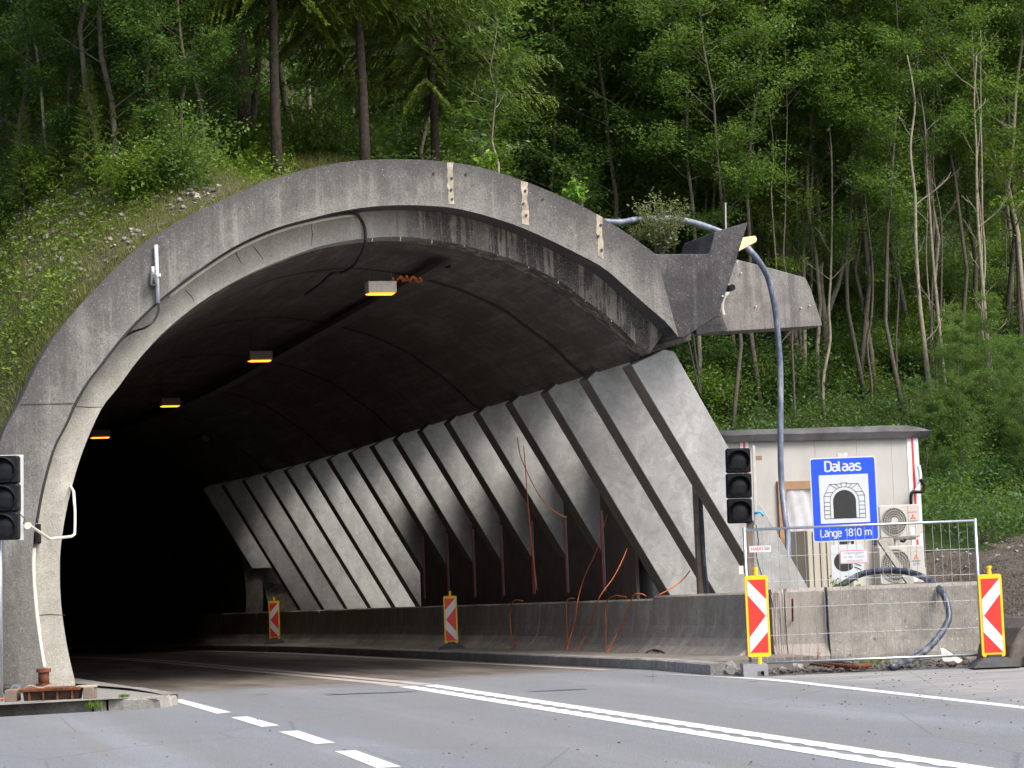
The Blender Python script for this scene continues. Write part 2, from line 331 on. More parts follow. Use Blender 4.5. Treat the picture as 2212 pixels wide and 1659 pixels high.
def asphalt():
    t = NT('asphalt'); fine = t.noise(75, 3, rough=.8); grain = t.voro(60); mid = t.noise(14, 4, rough=.7); big = t.noise(.45, 6, t.coord((1.0,.3,1)), .65); lanes = t.noise(1.0, 5, t.coord((1.5,.07,1)), .6)
    c = t.mix(t.ramp(big, [(.40,0),(.60,1)]), (.150,.163,.178), (.205,.219,.235))
    c = t.mix(t.ramp(lanes, [(.46,0),(.62,.7)]), c, (.155,.148,.138))
    wx = t.nd('ShaderNodeSeparateXYZ'); t.l.new(t.tc.outputs['Object'], wx.inputs[0])
    wt = t.math('ABSOLUTE', t.math('SINE', t.math('MULTIPLY', t.math('ADD', wx.outputs[0], t.math('MULTIPLY', t.noise(.3,3), .8)), 1.83)))
    c = t.mix(t.math('MULTIPLY', t.ramp(wt, [(.45,0),(.9,.55)]), t.ramp(big, [(.35,.3),(.6,1)])), c, (.125,.132,.142))
    c = t.mix(t.ramp(mid, [(.38,.45),(.5,0)]), c, (.10,.105,.11))
    c = t.mix(t.ramp(fine, [(.38,.75),(.5,0)]), c, (.075,.078,.082))
    c = t.mix(t.ramp(fine, [(.52,0),(.64,.7)]), c, (.36,.37,.38))
    c = t.mix(t.ramp(grain, [(.10,.5),(.22,0)]), c, (.40,.41,.41))
    w = t.nd('ShaderNodeSeparateXYZ'); t.l.new(t.tc.outputs['Object'], w.inputs[0])
    du = t.nd('ShaderNodeMapRange'); du.inputs[1].default_value = 11.9; du.inputs[2].default_value = 13.2; t.l.new(t.math('ADD', w.outputs[0], t.math('MULTIPLY', t.noise(.6,5), 1.2)), du.inputs[0])
    c = t.mix(t.math('MULTIPLY', du.outputs[0], t.ramp(t.noise(1.2, 6, t.coord((.5,2.2,1)), .7), [(.4,.15),(.6,.8)])), c, (.30,.285,.262))
    ck = t.voro(.42, t.coord((1,.5,1)), 'DISTANCE_TO_EDGE'); c = t.mix(t.ramp(t.math('ADD', ck, t.math('MULTIPLY', mid, .02)), [(.0105,.55),(.0145,0)]), c, (.07,.07,.075))
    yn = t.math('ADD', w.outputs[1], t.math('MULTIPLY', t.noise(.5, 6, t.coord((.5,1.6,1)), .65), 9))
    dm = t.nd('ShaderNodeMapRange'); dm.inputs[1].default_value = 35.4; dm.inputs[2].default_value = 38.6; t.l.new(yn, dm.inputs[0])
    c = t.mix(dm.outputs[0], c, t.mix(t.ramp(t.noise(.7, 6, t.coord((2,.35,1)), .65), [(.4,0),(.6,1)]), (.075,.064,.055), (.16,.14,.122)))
    t.bump(t.math('ADD', fine, mid), .6, .008)
    return t.out(c, .75, .3)
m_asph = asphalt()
m_asph2 = plain('pale dusty asphalt', (.20,.20,.21), .85, 0, .2, 3, .3, .2, ((.29,.27,.24), .7))
def paintm(name, col, wear, wc):
    t = NT(name); n = t.noise(9, 6, rough=.7); f = t.noise(150, 2)
    c = t.mix(t.ramp(n, [(.5,0),(.75,wear)]), col, wc); c = t.mix(t.ramp(f, [(.3,.3),(.5,0)]), c, (.35,.35,.35))
    t.bump(f, .3, .003); return t.out(c, .6)
m_paint = paintm('road paint', (.62,.62,.61), .5, (.33,.33,.33))
m_paintd = paintm('dirty road paint', (.42,.38,.34), .7, (.12,.1,.085))
m_stain = plain('tar seam', (.055,.05,.055), .6)
def soil(name, cols, sc_=1.0, moss=None):
    t = NT(name); a = t.noise(1.1*sc_, 6, rough=.65); b = t.noise(9*sc_, 6, rough=.7); v = t.voro(22*sc_)
    c = t.mix(t.ramp(a, [(.35,0),(.65,1)]), cols[0], cols[1]); c = t.mix(t.ramp(b, [(.35,.8),(.55,0)]), c, cols[2])
    c = t.mix(t.ramp(v, [(.12,.7),(.2,0)]), c, cols[3])
    if moss: c = t.mix(t.ramp(t.noise(.6, 5), [(.42,0),(.56,.9)]), c, moss)
    t.bump(t.math('ADD', b, t.math('MULTIPLY', v, .6)), 1.0, .06); return t.out(c, .95, .15)
m_soil  = soil('forest soil', [(.035,.04,.016),(.05,.055,.022),(.018,.02,.01),(.045,.05,.025)], 1, (.03,.055,.012))
m_mound = soil('excavated earth', [(.085,.070,.055),(.135,.115,.095),(.04,.033,.027),(.27,.255,.235)], .9)
m_scree = soil('grassy scree', [(.085,.08,.04),(.13,.12,.085),(.045,.042,.022),(.34,.33,.31)], 1.2, (.07,.085,.02))
m_gravel = soil('gravel', [(.20,.185,.165),(.27,.255,.235),(.08,.072,.06),(.42,.41,.39)], 3)
m_leafg = leaf_mat('bright leaves', (0.049, 0.098, 0.012), (0.122, 0.201, 0.024), (0.244, 0.342, 0.061))
m_leafm = leaf_mat('mid leaves', (0.030, 0.073, 0.017), (0.076, 0.152, 0.034), (0.207, 0.293, 0.098))
m_leafd = leaf_mat('dark leaves', (0.017, 0.051, 0.017), (0.046, 0.107, 0.032), (0.122, 0.201, 0.067))
m_leafs = leaf_mat('silvery leaves', (.06,.07,.03), (.14,.15,.07), (.26,.27,.16))
m_need  = leaf_mat('spruce needles', (0.020, 0.037, 0.006), (0.061, 0.098, 0.012), (0.171, 0.244, 0.024), .25)
m_leafw = leaf_mat('grey green willow leaves', (0.055, 0.085, 0.030), (0.146, 0.195, 0.079), (0.342, 0.403, 0.207))
m_yleaf = leaf_mat('yellow green shoots', (.05,.12,.01), (.12,.26,.02), (.22,.38,.05))
m_bark  = plain('grey bark', (.095,.083,.066), .9, 0, .35, 14, .2, .6)
m_barkp = plain('pale bark', (.23,.205,.155), .9, 0, .35, 9, .2, .4)
m_barkb = plain('brown spruce bark', (.085,.066,.056), .95, 0, .4, 12, .1, .9)
def emit(name, col, s):
    t = NT(name); t.b.inputs['Emission Color'].default_value = (*col,1); t.b.inputs['Emission Strength'].default_value = s; return t.out(col, .5)
m_glow = emit('sodium lamp', (1,.24,.02), 2.2)

# ---------------------------------------------------------------- ground, road, markings
gr = MB(); xs = [-400,-60,-10,0,4.4,11.7,13.3,20,60,400]; ys = [-300,-20,0,15,25,31,40,55,80,140,400]
gr.grid([[(x,y,g(min(y,140))-.03) for x in xs] for y in ys]); solo('ground', gr, m_gravel, kind='structure')
a1, a2 = PZ(1660,1461), PZ(2230,1436.5)
slope = (a2.y-a1.y)/(a2.x-a1.x)
road = MB()
road.add([(-70,-30,0),(70,-30,0),(70,a2.y+slope*6,0),(a2.x+3,a2.y+slope*3,0),(a2.x,a2.y,0),(a1.x,a1.y,0),(11.75,28.9,0),(11.75,31,0),(4.45,31,0),(4.45,28.9,0),(4.2,28.7,0),(-70,31,0)], [tuple(range(12))])
ys = [31+2*i for i in range(56)]
road.grid([[(4.3+cv(y)-.0,y,g(y)), (8+cv(y),y,g(y)), (11.75+cv(y),y,g(y))] for y in ys])
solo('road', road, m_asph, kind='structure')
def strip(pts_l, pts_r, z=.004):
    m = MB(); m.grid([[(a[0],a[1],g(a[1])+z),(b[0],b[1],g(b[1])+z)] for a,b in zip(pts_l,pts_r)]); return m
mk = MB()
# centre double line, wavy inner edges (structured marking)
ys = [10+.06*i for i in range(int(20.5/.06))]
for s in (-1,1):
    m = strip([(8.03+s*.27,y) for y in ys], [(8.03+s*.06+.020*math.sin(y*2*math.pi/.45),y) for y in ys]); mk.add(m.v, m.f)
edge_pts = [PZ(*p) for p in [(1395,1455.0),(1480,1459),(1560,1463),(1640,1468.5),(1700,1474),(1760,1481),(1850,1491),(2212,1532),(2400,1553)]]
edge = [(p.x+.0,p.y) for p in edge_pts]
m = strip([(x,y) for x,y in edge], [(x+(.0 if i==0 else .07 if i<3 else .17),y+.0) for i,(x,y) in enumerate(edge)]); mk.add(m.v, m.f)
zc_ = lambda x, y: PZ((700+x/1.843)*.6777, (2100+y/1.843)*.6777)
dash = [[PZ(364,1512),PZ(392,1511),PZ(500,1539),PZ(469,1542.5)]]+[[zc_(*p) for p in q] for q in ([(65,345),(165,340),(352,393),(248,402)],[(347,430),(460,423),(680,495),(565,503)],[(675,545),(800,540),(1068,635),(925,645)])]
for k in (1,2,3): d_ = dash[3][0]-dash[2][0]; dash.append([p+d_*k for p in dash[3]])
for q in dash: mk.add([(p.x,p.y,.004) for p in q], [(0,1,2,3)])
solo('road_marking', mk, m_paint, kind='structure')
mk = MB()
ys = [30.55+1.0*i for i in range(60)]
for s in (-1,1):
    m = strip([(8.03+s*.27+cv(y),y) for y in ys], [(8.03+s*.06+cv(y),y) for y in ys]); mk.add(m.v, m.f)
ys = [32+1.0*i for i in range(58)]
m = strip([(11.25+cv(y),y) for y in ys], [(11.4+cv(y),y) for y in ys]); mk.add(m.v, m.f)
solo('road_marking_dirty', mk, m_paintd, kind='structure')
mk = MB()
def blot(pts, w):
    P = smooth_path([PZ(*p) for p in pts], 4); n = len(P)
    L = [(p.x, p.y+w*(math.sin(math.pi*(i+.3)/(n+.6)))*(.7+.5*random.random())) for i,p in enumerate(P)]; Q = [(p.x,p.y-w*(math.sin(math.pi*(i+.3)/(n+.6)))*(.7+.5*random.random())) for i,p in enumerate(P)]
    m = strip(L, Q, .003); mk.add(m.v, m.f)
blot([(700,1503),(760,1499),(830,1497),(900,1493.5)], .11); blot([(690,1499),(740,1500)], .05)
blot([(1140,1495),(1200,1492),(1268,1488.5)], .09); blot([(1395,1462),(1420,1461)], .03); blot([(1610,1474),(1640,1471)], .03); blot([(380,1446),(415,1445)],.03); blot([(540,1502),(580,1500)],.03)
solo('road_stain', mk, m_stain, kind='structure')
# pebbles on the forecourt
peb = MB()
def rockmesh(m, c, r, sq=.7, n=3):
    import bmesh
    bm = bmesh.new(); bmesh.ops.create_icosphere(bm, subdivisions=n if n<3 else 2, radius=1)
    o = len(m.v); sd = random.random()*50
    for v in bm.verts:
        k = 1+.35*math.sin(v.co.x*3+sd)*math.cos(v.co.y*4+sd*2)+random.uniform(-.12,.12)
        m.v.append((c[0]+v.co.x*r*k*random.uniform(.95,1.05), c[1]+v.co.y*r*k, c[2]+v.co.z*r*sq*k))
    for f in bm.faces: m.f.append(tuple(o+v.index for v in f.verts))
    bm.free()
for i in range(150):
    p = PZ(random.uniform(0,2212), random.uniform(1545,1659)) if i<70 else PZ(random.uniform(1700,2212), random.uniform(1450,1530))
    rockmesh(peb, (p.x,p.y,.003), random.uniform(.005,.016), .6, 1)
for i in range(420):
    t = random.random(); q = PZ(1650+t*480, 1456-t*22-abs(random.gauss(0,7)))
    rockmesh(peb, (q.x,q.y,.01), random.choice([.012,.018,.025,.035,.045]), .7, 1)
solo('gravel', peb, m_gravel, kind='stuff')
# left pavement
kl = [PZ(-60,1528,.0), PZ(0,1541,0), PZ(200,1534.5,0), PZ(345,1530,0), PZ(383,1524,0)]
H = .13
swl = MB()
top = [(1.2,29.05),(2.42,29.5-.25),(3.4,29.1-.15),(4.25,28.9),(4.5,29.05),(4.47,31),(4.25,33.5),(4.05,36.5),(4.15,50),(4.15+cv(70),70),(4.15+cv(130),130),(-1,130),(-1,34),(.8,34)]
swl.add([(x,y,H+g(y)) for x,y in top],[tuple(range(len(top)))])
solo('pavement', swl, plain('worn paving', (.22,.215,.205), .85, 0, .25, 5, .3, .3), kind='structure')
def stone(name, a, b, w, h, label, mat=m_kerb, jag=0, group='kerb stones of the broken left pavement'):
    a = Vector(a); b = Vector(b); d = (b-a).normalized(); n = Vector((-d.y,d.x,0)); m = MB()
    k = 10; rows = []
    for i in range(k+1):
        p = a+(b-a)*i/k; j = lambda: random.uniform(-jag,jag); e = (jag*1.5 if i in (0,k) else 0)
        zt = h+p.z
        rows.append([(p.x+j(),p.y+j(),p.z-.05),(p.x+d.x*0+n.x*.015+j(),p.y+n.y*.015+j(),zt-.02-e+j()),(p.x+n.x*.035+j(),p.y+n.y*.035+j(),zt-e*.5+j()),(p.x+n.x*w+j(),p.y+n.y*w+j(),zt+.004),(p.x+n.x*w,p.y+n.y*w,p.z-.05)])
    m.grid(rows); r0 = len(rows[0]); m.f.append((0,1,2,3,4)); L = (k)*r0; m.f.append((L+4,L+3,L+2,L+1,L))
    return solo(name, m, mat, label, 'kerb', group)
q = [PZ(-40,1543,0), PZ(198,1534,0), PZ(203,1534,0), PZ(229,1532.6,0), PZ(233,1532.5,0), PZ(346,1529.5,0), PZ(349,1529.3,0), PZ(386,1522,0)]
stone('kerb_stone', q[0], q[1], .18, H, 'long grey kerb stone under the rusty steel plate')
stone('kerb_stone', q[2], q[3], .20, H, 'short cracked kerb stone between two grass tufts', jag=.012)
stone('kerb_stone', q[4], q[5], .20, H, 'pale rough kerb stone right of the grass tufts', m_rock, .012)
stone('kerb_stone', q[6], q[7], .22, H*.95, 'chipped white corner kerb stone beside the first road dash', m_rock, .02)
e0 = PZ(386,1522,0)
pr_ = [(e0.x,e0.y),(4.6,30.0),(4.52,31.5),(4.3,33.6),(4.1,36.5),(4.2,50),(4.2+cv(70),70)]
m = MB(); m.grid([[(x,y,g(y)-.05),(x-.01,y,g(y)+H),(x-.2,y,g(y)+H+.004)] for x,y in pr_]); solo('kerb_left', m, m_kerb, kind='structure')
# right pavement inside the gallery + kerb
ys = [28.95+.35*i for i in range(10)]+[33+2*i for i in range(50)]
m = MB(); j = lambda a: random.uniform(-a,a)
kb = [[(11.68+cv(y)+j(.006),y,g(y)-.05),(11.70+cv(y)+j(.006),y,g(y)+.135),(11.73+cv(y),y,g(y)+.155+j(.004)),(11.93+cv(y),y,g(y)+.155)] for y in ys]
m.grid(kb); e = kb[0]; m.add([e[0],e[1],e[2],e[3],(11.93,28.95,-.05)],[(0,4,3,2,1)]); solo('kerb_right', m, m_kerb, kind='structure')
m = MB(); m.grid([[(11.93+cv(y),y,g(y)+.15),(13.5+cv(y),y,g(y)+.15)] for y in [29.6]+[31+2*i for i in range(50)]])
m.add([(11.93,29.6,.15),(13.5,29.6,.15),(13.5,29.6,-.05),(11.93,29.6,-.05)],[(0,1,2,3)])
solo('pavement_right', m, plain('sandy paving', (.17,.155,.135), .9, 0, .3, 6, .2, .3), kind='structure')

# ---------------------------------------------------------------- tunnel
YF, YR, YV = 32.6, 33.1, 33.25
outer = [(-80,1500),(-75,1200),(0,956),(18,912),(42,871),(80,789),(119,725),(171,661.5),(223,606),(271,558),(319,518),(378,482),(422,458),(478,432.5),(539,404),(608,380),(686,360),(760,348),(833,344),(907,345),(980,351),(1040,362),(1101,380.6),(1162,402.6),(1211,423.5),(1260,446.7),(1299,469),(1348,499.7),(1380.7,522.6),(1416.7,548.8)]
inner = [(96,1490),(93.8,1444),(77,1331),(69,1219),(72.7,1162),(77,1125),(87,1069),(101,1012),(117,961),(141,916),(159,873),(187,825),(215,789),(255,737),(303,685),(358.5,635.6),(438,576),(518,526),(597,492),(677,470),(737,456),(797,447),(860,443),(917,444),(978,449),(1040,463),(1113,486),(1187,518),(1248,548),(1303,578),(1348,616),(1397,660),(1440,697),(1466,729)]
opening = [(166,1486),(152,1430),(141,1373),(131,1294),(129.4,1209),(133.7,1162),(141,1115.5),(152,1064),(169,1003),(188,951),(220,881),(255,837),(299,777),(358.5,713),(438,649.6),(518,602),(597,566),(677,536),(737,522),(797,514),(868,511),(941.6,519),(1003,530),(1064,547),(1113,563),(1162,584),(1211,608.5),(1260,645),(1322,691),(1374,741.6),(1402,764.5)]
def resample(P, n):
    P = smooth_path(P, 6); L = [0]
    for a, b in zip(P, P[1:]): L.append(L[-1]+(b-a).length)
    out = []; k = 0
    for i in range(n):
        s = L[-1]*i/(n-1)
        while k < len(P)-2 and L[k+1] < s: k += 1
        t = (s-L[k])/max(L[k+1]-L[k],1e-9); out.append(P[k].lerp(P[k+1], t))
    return out
NR = 90
Po = resample([PY(x,y,YF) for x,y in outer], NR); Pi = resample([PY(x,y,YF) for x,y in inner], NR); Pp = resample([PY(x,y,YR) for x,y in opening], NR)
Po[0].z = Pi[0].z = Pp[0].z = -.02
tunnel = thing('tunnel_portal', 'concrete road tunnel portal with gallery of slanted concrete fins', 'tunnel', (8,33,0))
def arch_band(A, B, y0, y1):
    m = MB(); rows = []
    for a, b in zip(A, B): rows.append([(a.x,y0,a.z),(b.x,y0,b.z),(b.x,y1,b.z),(a.x,y1,a.z),(a.x,y0,a.z)])
    m.grid(rows); m.f.append((0,1,2,3)); L = 5*(len(A)-1); m.f.append((L+3,L+2,L+1,L)); return m
m = arch_band(Po, Pi, YF+.004, YF+1.0); part('ring_core', m, m_ring, tunnel, True)
rows = []; ev = []
for a, b in zip(Po, Pi):
    r = []
    for k in range(9):
        t_ = k/8; p = a.lerp(b, t_); chip = .006*random.random() if k in (0,8) else 0
        r.append((p.x, YF+(.003-chip*.4 if k in (0,8) else 0), p.z)); ev.append(t_)
    rows.append(r)
m = MB(); m.grid(rows); rg = part('portal_ring', m, m_ring, tunnel, True)
at_ = rg.data.attributes.new('edge','FLOAT','POINT'); print('RC EDGE', len(ev), len(rg.data.vertices))
if len(rg.data.vertices) == len(ev): at_.data.foreach_set('value', ev)
else: print('EDGE ATTR MISMATCH', len(rg.data.vertices), len(ev))
# recessed ring, split where the stained stretch begins; its right end reaches the edge beam
Pq = []
for i, p in enumerate(Pp):
    a, b = Pp[max(i-2,0)], Pp[min(i+2,NR-1)]; t_ = (b-a).normalized(); Pq.append(p+Vector((-t_.z,0,t_.x))*(.72 if i < NR-8 else .72-.05*(i-NR+8)))
part('recessed_ring', arch_band(Pq, Pp, YR, YR+.5), m_pale, tunnel, True)
# shrinkage cracks in the recessed ring
for P in (((672,484),(675,505),(673,530)),((546,530),(556,543),(569,561)),((506,538),(512,552),(523,571)),((1232,566),(1228,590),(1226,612)),((401,628),(414,640),(420,652)),((160,877),(190,880),(224,879)),((77,1330),(105,1327),(141,1329))):
    q = [PY(x,y,YR-.003) for x,y in P]; m = MB(); m.tube(q, [.004,.006,.003], 4); part('crack_line', m, m_text, tunnel, True)
# joint notch at the spring line
m = MB(); a, b = PY(44,872,YF), PY(158,876,YF); m.box(a.x,b.x,YF-.006,YF+.01,a.z-.018,a.z-.004)
part('joint_line', m, m_beam, tunnel, True)
# repair strips
for px in [((966,351),(979,351),(981,441),(968,441)), ((1126,391),(1139,394),(1143,487),(1128,483)), ((1288,462),(1300,469),(1305,560),(1292,552))]:
    L_ = [(px[0][0]+(px[3][0]-px[0][0])*t_/9+random.uniform(-2,2), px[0][1]+(px[3][1]-px[0][1])*t_/9) for t_ in range(10)]; R_ = [(px[1][0]+(px[2][0]-px[1][0])*t_/9+random.uniform(-2,2), px[1][1]+(px[2][1]-px[1][1])*t_/9) for t_ in range(10)]
    m = MB(); m.prism([PY(x,y,YF-.004) for x,y in R_+L_[::-1]], (0,.012,0)); part('repair_strip', m, plain('tan mortar', (.36,.32,.245), .9, 0, .4, 9, .2, .3, ((.20,.19,.18), .9)), tunnel, True)
for px,r in (((976,385),.02),((975,410),.022),((977,430),.018),((1135,412),.02),((1131,440),.02),((1137,465),.02),((1298,486),.022),((1293,510),.02),((1300,540),.022),((1173,430),.018),((1007,376),.02),((937,374),.02)):
    m = MB(); p = PY(*px,YF-.016); m.cyl_y((p.x,p.z), r, YF-.018, YF+.01, 10); part('anchor_hole', m, m_text, tunnel, True)
# edge beam (gutter) with upstand
gut = [(1416.7,548.8),(1531,548.5),(1537,530),(1544,501),(1580,490),(1616,480),(1590,563),(1570,625),(1551,683),(1512,708),(1475.6,730),(1466,729),(1440,697),(1400,640),(1390,570)]
m = MB(); m.prism([PY(x,y,YF+.005) for x,y in gut], (0,1.3,0)); part('edge_beam', m, m_beam, tunnel, True, bevel=.012)
# roof slab and edge of the gallery behind (planter)
m = MB(); m.box(12.3,14.1,33.9,36.0,5.75,6.15); part('roof_slab', m, m_beam2, tunnel, True)
# cantilevered beam behind
YB = 36.0
cb = [(1500,566),(1590,560),(1668,580),(1740,600),(1752,625),(1776,700),(1775,704),(1570,716),(1480,720)]
m = MB(); m.prism([PY(x,y,YB) for x,y in cb], (0,.62,0)); part('cantilever_beam', m, m_beam2, tunnel, True, bevel=.01)
m = MB(); m.prism([PY(x,y,YB-.16) for x,y in [(1505,722),(1572,713),(1560,684),(1545,640),(1500,640)]], (0,.15,0)); part('beam_haunch', m, m_beam, tunnel, True)
# vault shell
rows = []
prof = [(p.x,p.z) for p in Pp]; cxm = 8.4
def shell(prof, ys, th):
    rows = []
    for y in ys:
        r = []
        for x,z in prof: r.append((x+cv(y),y,z+g(y)))
        for x,z in reversed(prof):
            dx, dz = x-cxm, z-1.8; L = math.hypot(dx,dz) or 1; r.append((x+dx/L*th+cv(y),y,z+max(dz,0)/L*th+g(y)))
        r.append(r[0]); rows.append(r)
    m = MB(); m.grid(rows); n = len(rows[0])-1
    m.f.append(tuple(range(n))); m.f.append(tuple(len(m.v)-2-k for k in range(n))); return m
YC = 66.9
ys = [YV+.4]+[34.5+1.5*i for i in range(23)]
part('vault', shell(prof, ys, .45), m_vault, tunnel, True, smooth=False)
# closed lining beyond the gallery
right = [(12.57,4.7)]
cl = prof[:]
for k in range(1,26):
    t = k/25; a = math.asin(min(1,(4.7-1.75)/5.15))*(1-t)+(-.33)*t
    cl.append((8.55+5.15*math.cos(a)*1.0-(1-t)*.18, 1.75+5.15*math.sin(a)))
part('tunnel_lining', shell(cl, [YC+2*i for i in range(34)], .5), m_vault, tunnel, True)
m = MB(); y = YC+66; m.box(3+cv(y)-3,14+cv(y)+3,y,y+.5,g(y)-2,g(y)+9); part('dark_end_cap', m, m_vault, tunnel, True)  # added cap out of sight, keeps the far end of the bore dark
m = MB(); m.box(13.2,19,67.6,68.1,-2,5.0); part('wing_wall', m, m_beam2, tunnel, True)
# fins
for k in range(17):
    Y = 33.36+2.08*k; x0 = cv(Y); z0 = g(Y); W = .70 if k == 0 else (.9 if k < 8 else 1.3)
    zb = -.1
    ti, bi = (12.42-.02,4.55+.04), (14.5,.97)
    sl = (bi[0]-ti[0])/(ti[1]-bi[1])
    xb = bi[0]+sl*(bi[1]-zb)
    tx = ti[0]-.10; tz = ti[1]+.10/sl*1.0
    poly = [(ti[0],ti[1]),(xb,zb),(xb+W,zb),(ti[0]+W-sl*.5,ti[1]+.5)]
    if k == 0: poly = [(ti[0],ti[1]),(xb,zb),(xb+W,zb),(13.11,4.80),(12.95,4.83)]
    if k == 16: zc = 2.25; poly = [poly[0],(bi[0]+sl*(bi[1]-zc),zc),(bi[0]+sl*(bi[1]-zc)+W,zc),poly[3]]
    m = MB(); m.prism([(x+x0,Y,z+z0) for x,z in poly], (0,.44,0))
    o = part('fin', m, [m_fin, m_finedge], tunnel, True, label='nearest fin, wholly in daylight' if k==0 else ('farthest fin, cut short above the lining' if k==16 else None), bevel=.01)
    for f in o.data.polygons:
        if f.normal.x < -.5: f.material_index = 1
# longitudinal edge beam carrying the fins
ys = [33.6]+[35+2*i for i in range(17)]
m = MB(); rows = [[(12.7+cv(y),y,4.86+g(y)),(12.75+cv(y),y,4.83+g(y)),(13.5+cv(y),y,5.0+g(y)),(13.5+cv(y),y,5.9+g(y)),(12.6+cv(y),y,5.9+g(y))] for y in ys]
m.grid(rows); m.f.append((0,1,2,3,4)); part('fin_beam', m, m_vault, tunnel, True)
# cable tray along the ceiling
m = MB(); m.grid([[(9.5+cv(y),y,6.28+g(y)),(9.5+cv(y),y,6.2+g(y)),(9.75+cv(y),y,6.2+g(y)),(9.75+cv(y),y,6.26+g(y))] for y in [34+2*i for i in range(34)]])
part('cable_tray', m, plain('dull tray', (.07,.055,.045), .7), tunnel, True)
# small drip studs along the opening edge
for px in [(805,518),(866,517),(934,522),(1004,530),(1076,549),(1143,576),(1207,609),(1266,648),(1322,692),(1373,738)]:
    p = PY(*px,YR+.02); m = MB(); m.tube([(p.x,YR+.02,p.z+.06),(p.x-.01,YR+.02,p.z-.025)], .009, 6); part('drip_stud', m, m_bolt, tunnel, True)
for px,Y in (((1591,566),YF),((1632,662),YB),((1730,665),YB),((1748,660),YB),((1600,590),YB),((1560,640),YF)):
    p = PY(*px,Y-.02); m = MB(); m.tube([(p.x,Y+.01,p.z),(p.x,Y-.05,p.z)], .012, 6); part('bolt', m, m_bolt, tunnel, True)
# ventilation grille girder deep inside
m = MB(); a, b = PY(295,985,72), PY(445,945,62)
m.tube([a,b], .12, 6); part('vent_girder', m, plain('dull girder', (.16,.14,.12), .7), tunnel, True)

# ---------------------------------------------------------------- ceiling lamps
def make_lamp():
    t = thing('ceiling_lamp', '', 'lamp', (0,0,0), 0, 'sodium lamps along the tunnel ceiling')
    m = MB(); m.cbox(-.25,.25,-.13,.13,0,.2,.012); part('housing', m, plain('lamp housing', (.20,.18,.15), .6, 0, .2, 10), t)
    m = MB(); m.add([(-.22,-.14,-.002),(.22,-.14,-.002),(.25,.14,-.002),(-.25,.14,-.002),(-.19,-.11,-.022),(.19,-.11,-.022),(.2,.1,-.022),(-.2,.1,-.022)],[(4,5,6,7),(0,1,5,4),(1,2,6,5),(2,3,7,6),(3,0,4,7)])
    part('glowing_lens', m, m_glow, t)
    m = MB(); m.tube([(-.2,0,.2),(-.2,0,.75)], .005, 6); part('hanger', m, m_cable, t)
    m = MB(); m.tube([(.2,0,.2),(.2,0,.75)], .005, 6); part('hanger', m, m_cable, t)
    return t
lamp0 = make_lamp()
for i,(px,lab) in enumerate([((823,634),'nearest glowing orange lamp, its grey housing plainly seen under the ceiling'),((562,779),'second glowing orange lamp from the tunnel mouth'),((368,877),'third glowing orange lamp, deep in the tunnel'),((217,945),'farthest and smallest glowing orange lamp')]):
    z = 5.75; p = PG(*px, z)
    o = lamp0 if i == 0 else dup(lamp0, p, 0)
    o.location = p; o['label'] = lab; o.scale = (.88,.88,.88)
    if i == 3: o.scale = (1,1,1)
def cable(name, pts, r, mat, label, cat='cable', group=None, k=6, n=8):
    m = MB(); m.tube(smooth_path(pts, k), r, n); return solo(name, m, mat, label, cat, group, smooth=True)
pts = []
for i in range(26):
    t = i/25; pts.append(PG(845+t*65+6*math.sin(i*1.7), 607-5*math.sin(t*3)+6*math.sin(i*2.3), 6.02))
cable('orange_cable', pts, .013, m_orange, 'tangled orange cable lying above the nearest ceiling lamp')

# ---------------------------------------------------------------- cables and fittings on the portal
cable('portal_cable', [PY(x,y,YF-.03 if False else YF+.03) for x,y in [(79,1130),(90,1068),(104,1010),(120,960),(144,914),(163,872),(191,823),(219,787),(259,736),(307,684),(362,634),(440,576)]]+[PY(x,y,YF+.25) for x,y in [(520,528),(600,494),(680,472),(740,462),(765,462)]]+[PY(775,468,YR-.02),PY(787,490,YR-.04),PY(789,520,YR-.04),PY(781,545,YR+.3)]+[PG(x,y,6.25) for x,y in [(762,575),(740,588),(715,592),(690,615),(660,636)]], .022, m_cable, 'long black cable following the arch joint, then looping down under the crown')
m = MB(); m.tube(smooth_path([PY(x,y,YR-.03) for x,y in [(365,640),(442,583),(520,534),(599,500),(680,478),(740,467),(764,464)]],5), .028, 6); solo('cable_duct', m, m_pvc, 'thin pale duct running along the upper left of the recessed ring', 'duct', smooth=True)
m = MB(); m.tube(smooth_path([PY(x,y,YR-.05) for x,y in [(73,1183),(71,1230),(75,1290),(80,1340),(87,1395),(95,1443)]],5), .035, 8); solo('cable_duct', m, m_pvc, 'white pipe curving down the joint to the rusty flange', 'duct', smooth=True)
m = MB(); a,b = PY(76,1132,YR-.12), PY(89,1174,YR-.12); m.cbox(a.x-.01,b.x,YR-.15,YR,b.z,a.z,.01); jb = thing('junction_box','flat black box fixed on the joint left of the opening','box',(a.x,YR,b.z)); part('casing', m, m_black, jb, True)
m = MB(); m.box(a.x+.03,a.x+.045,YR-.165,YR-.15,b.z+.02,a.z-.02); m.box(b.x-.04,b.x-.025,YR-.165,YR-.15,b.z+.02,a.z-.02); part('rib', m, m_cable, jb, True)
m = MB(); P = [(57,1132),(61,1133),(107,1164),(154,1159),(161,1154),(162,1134),(162,1104),(161,1090),(159,1062),(153,1052)]
ys_ = [30.2,30.4,31.5,32.3,32.4,32.4,32.4,32.4,32.6,33.1]
m.tube([PY(x,y,Y) for (x,y),Y in zip(P,ys_)], .02, 8); solo('bent_conduit', m, m_pvc, 'thin white angular pipe bracket reaching from the left traffic light', 'pipe')
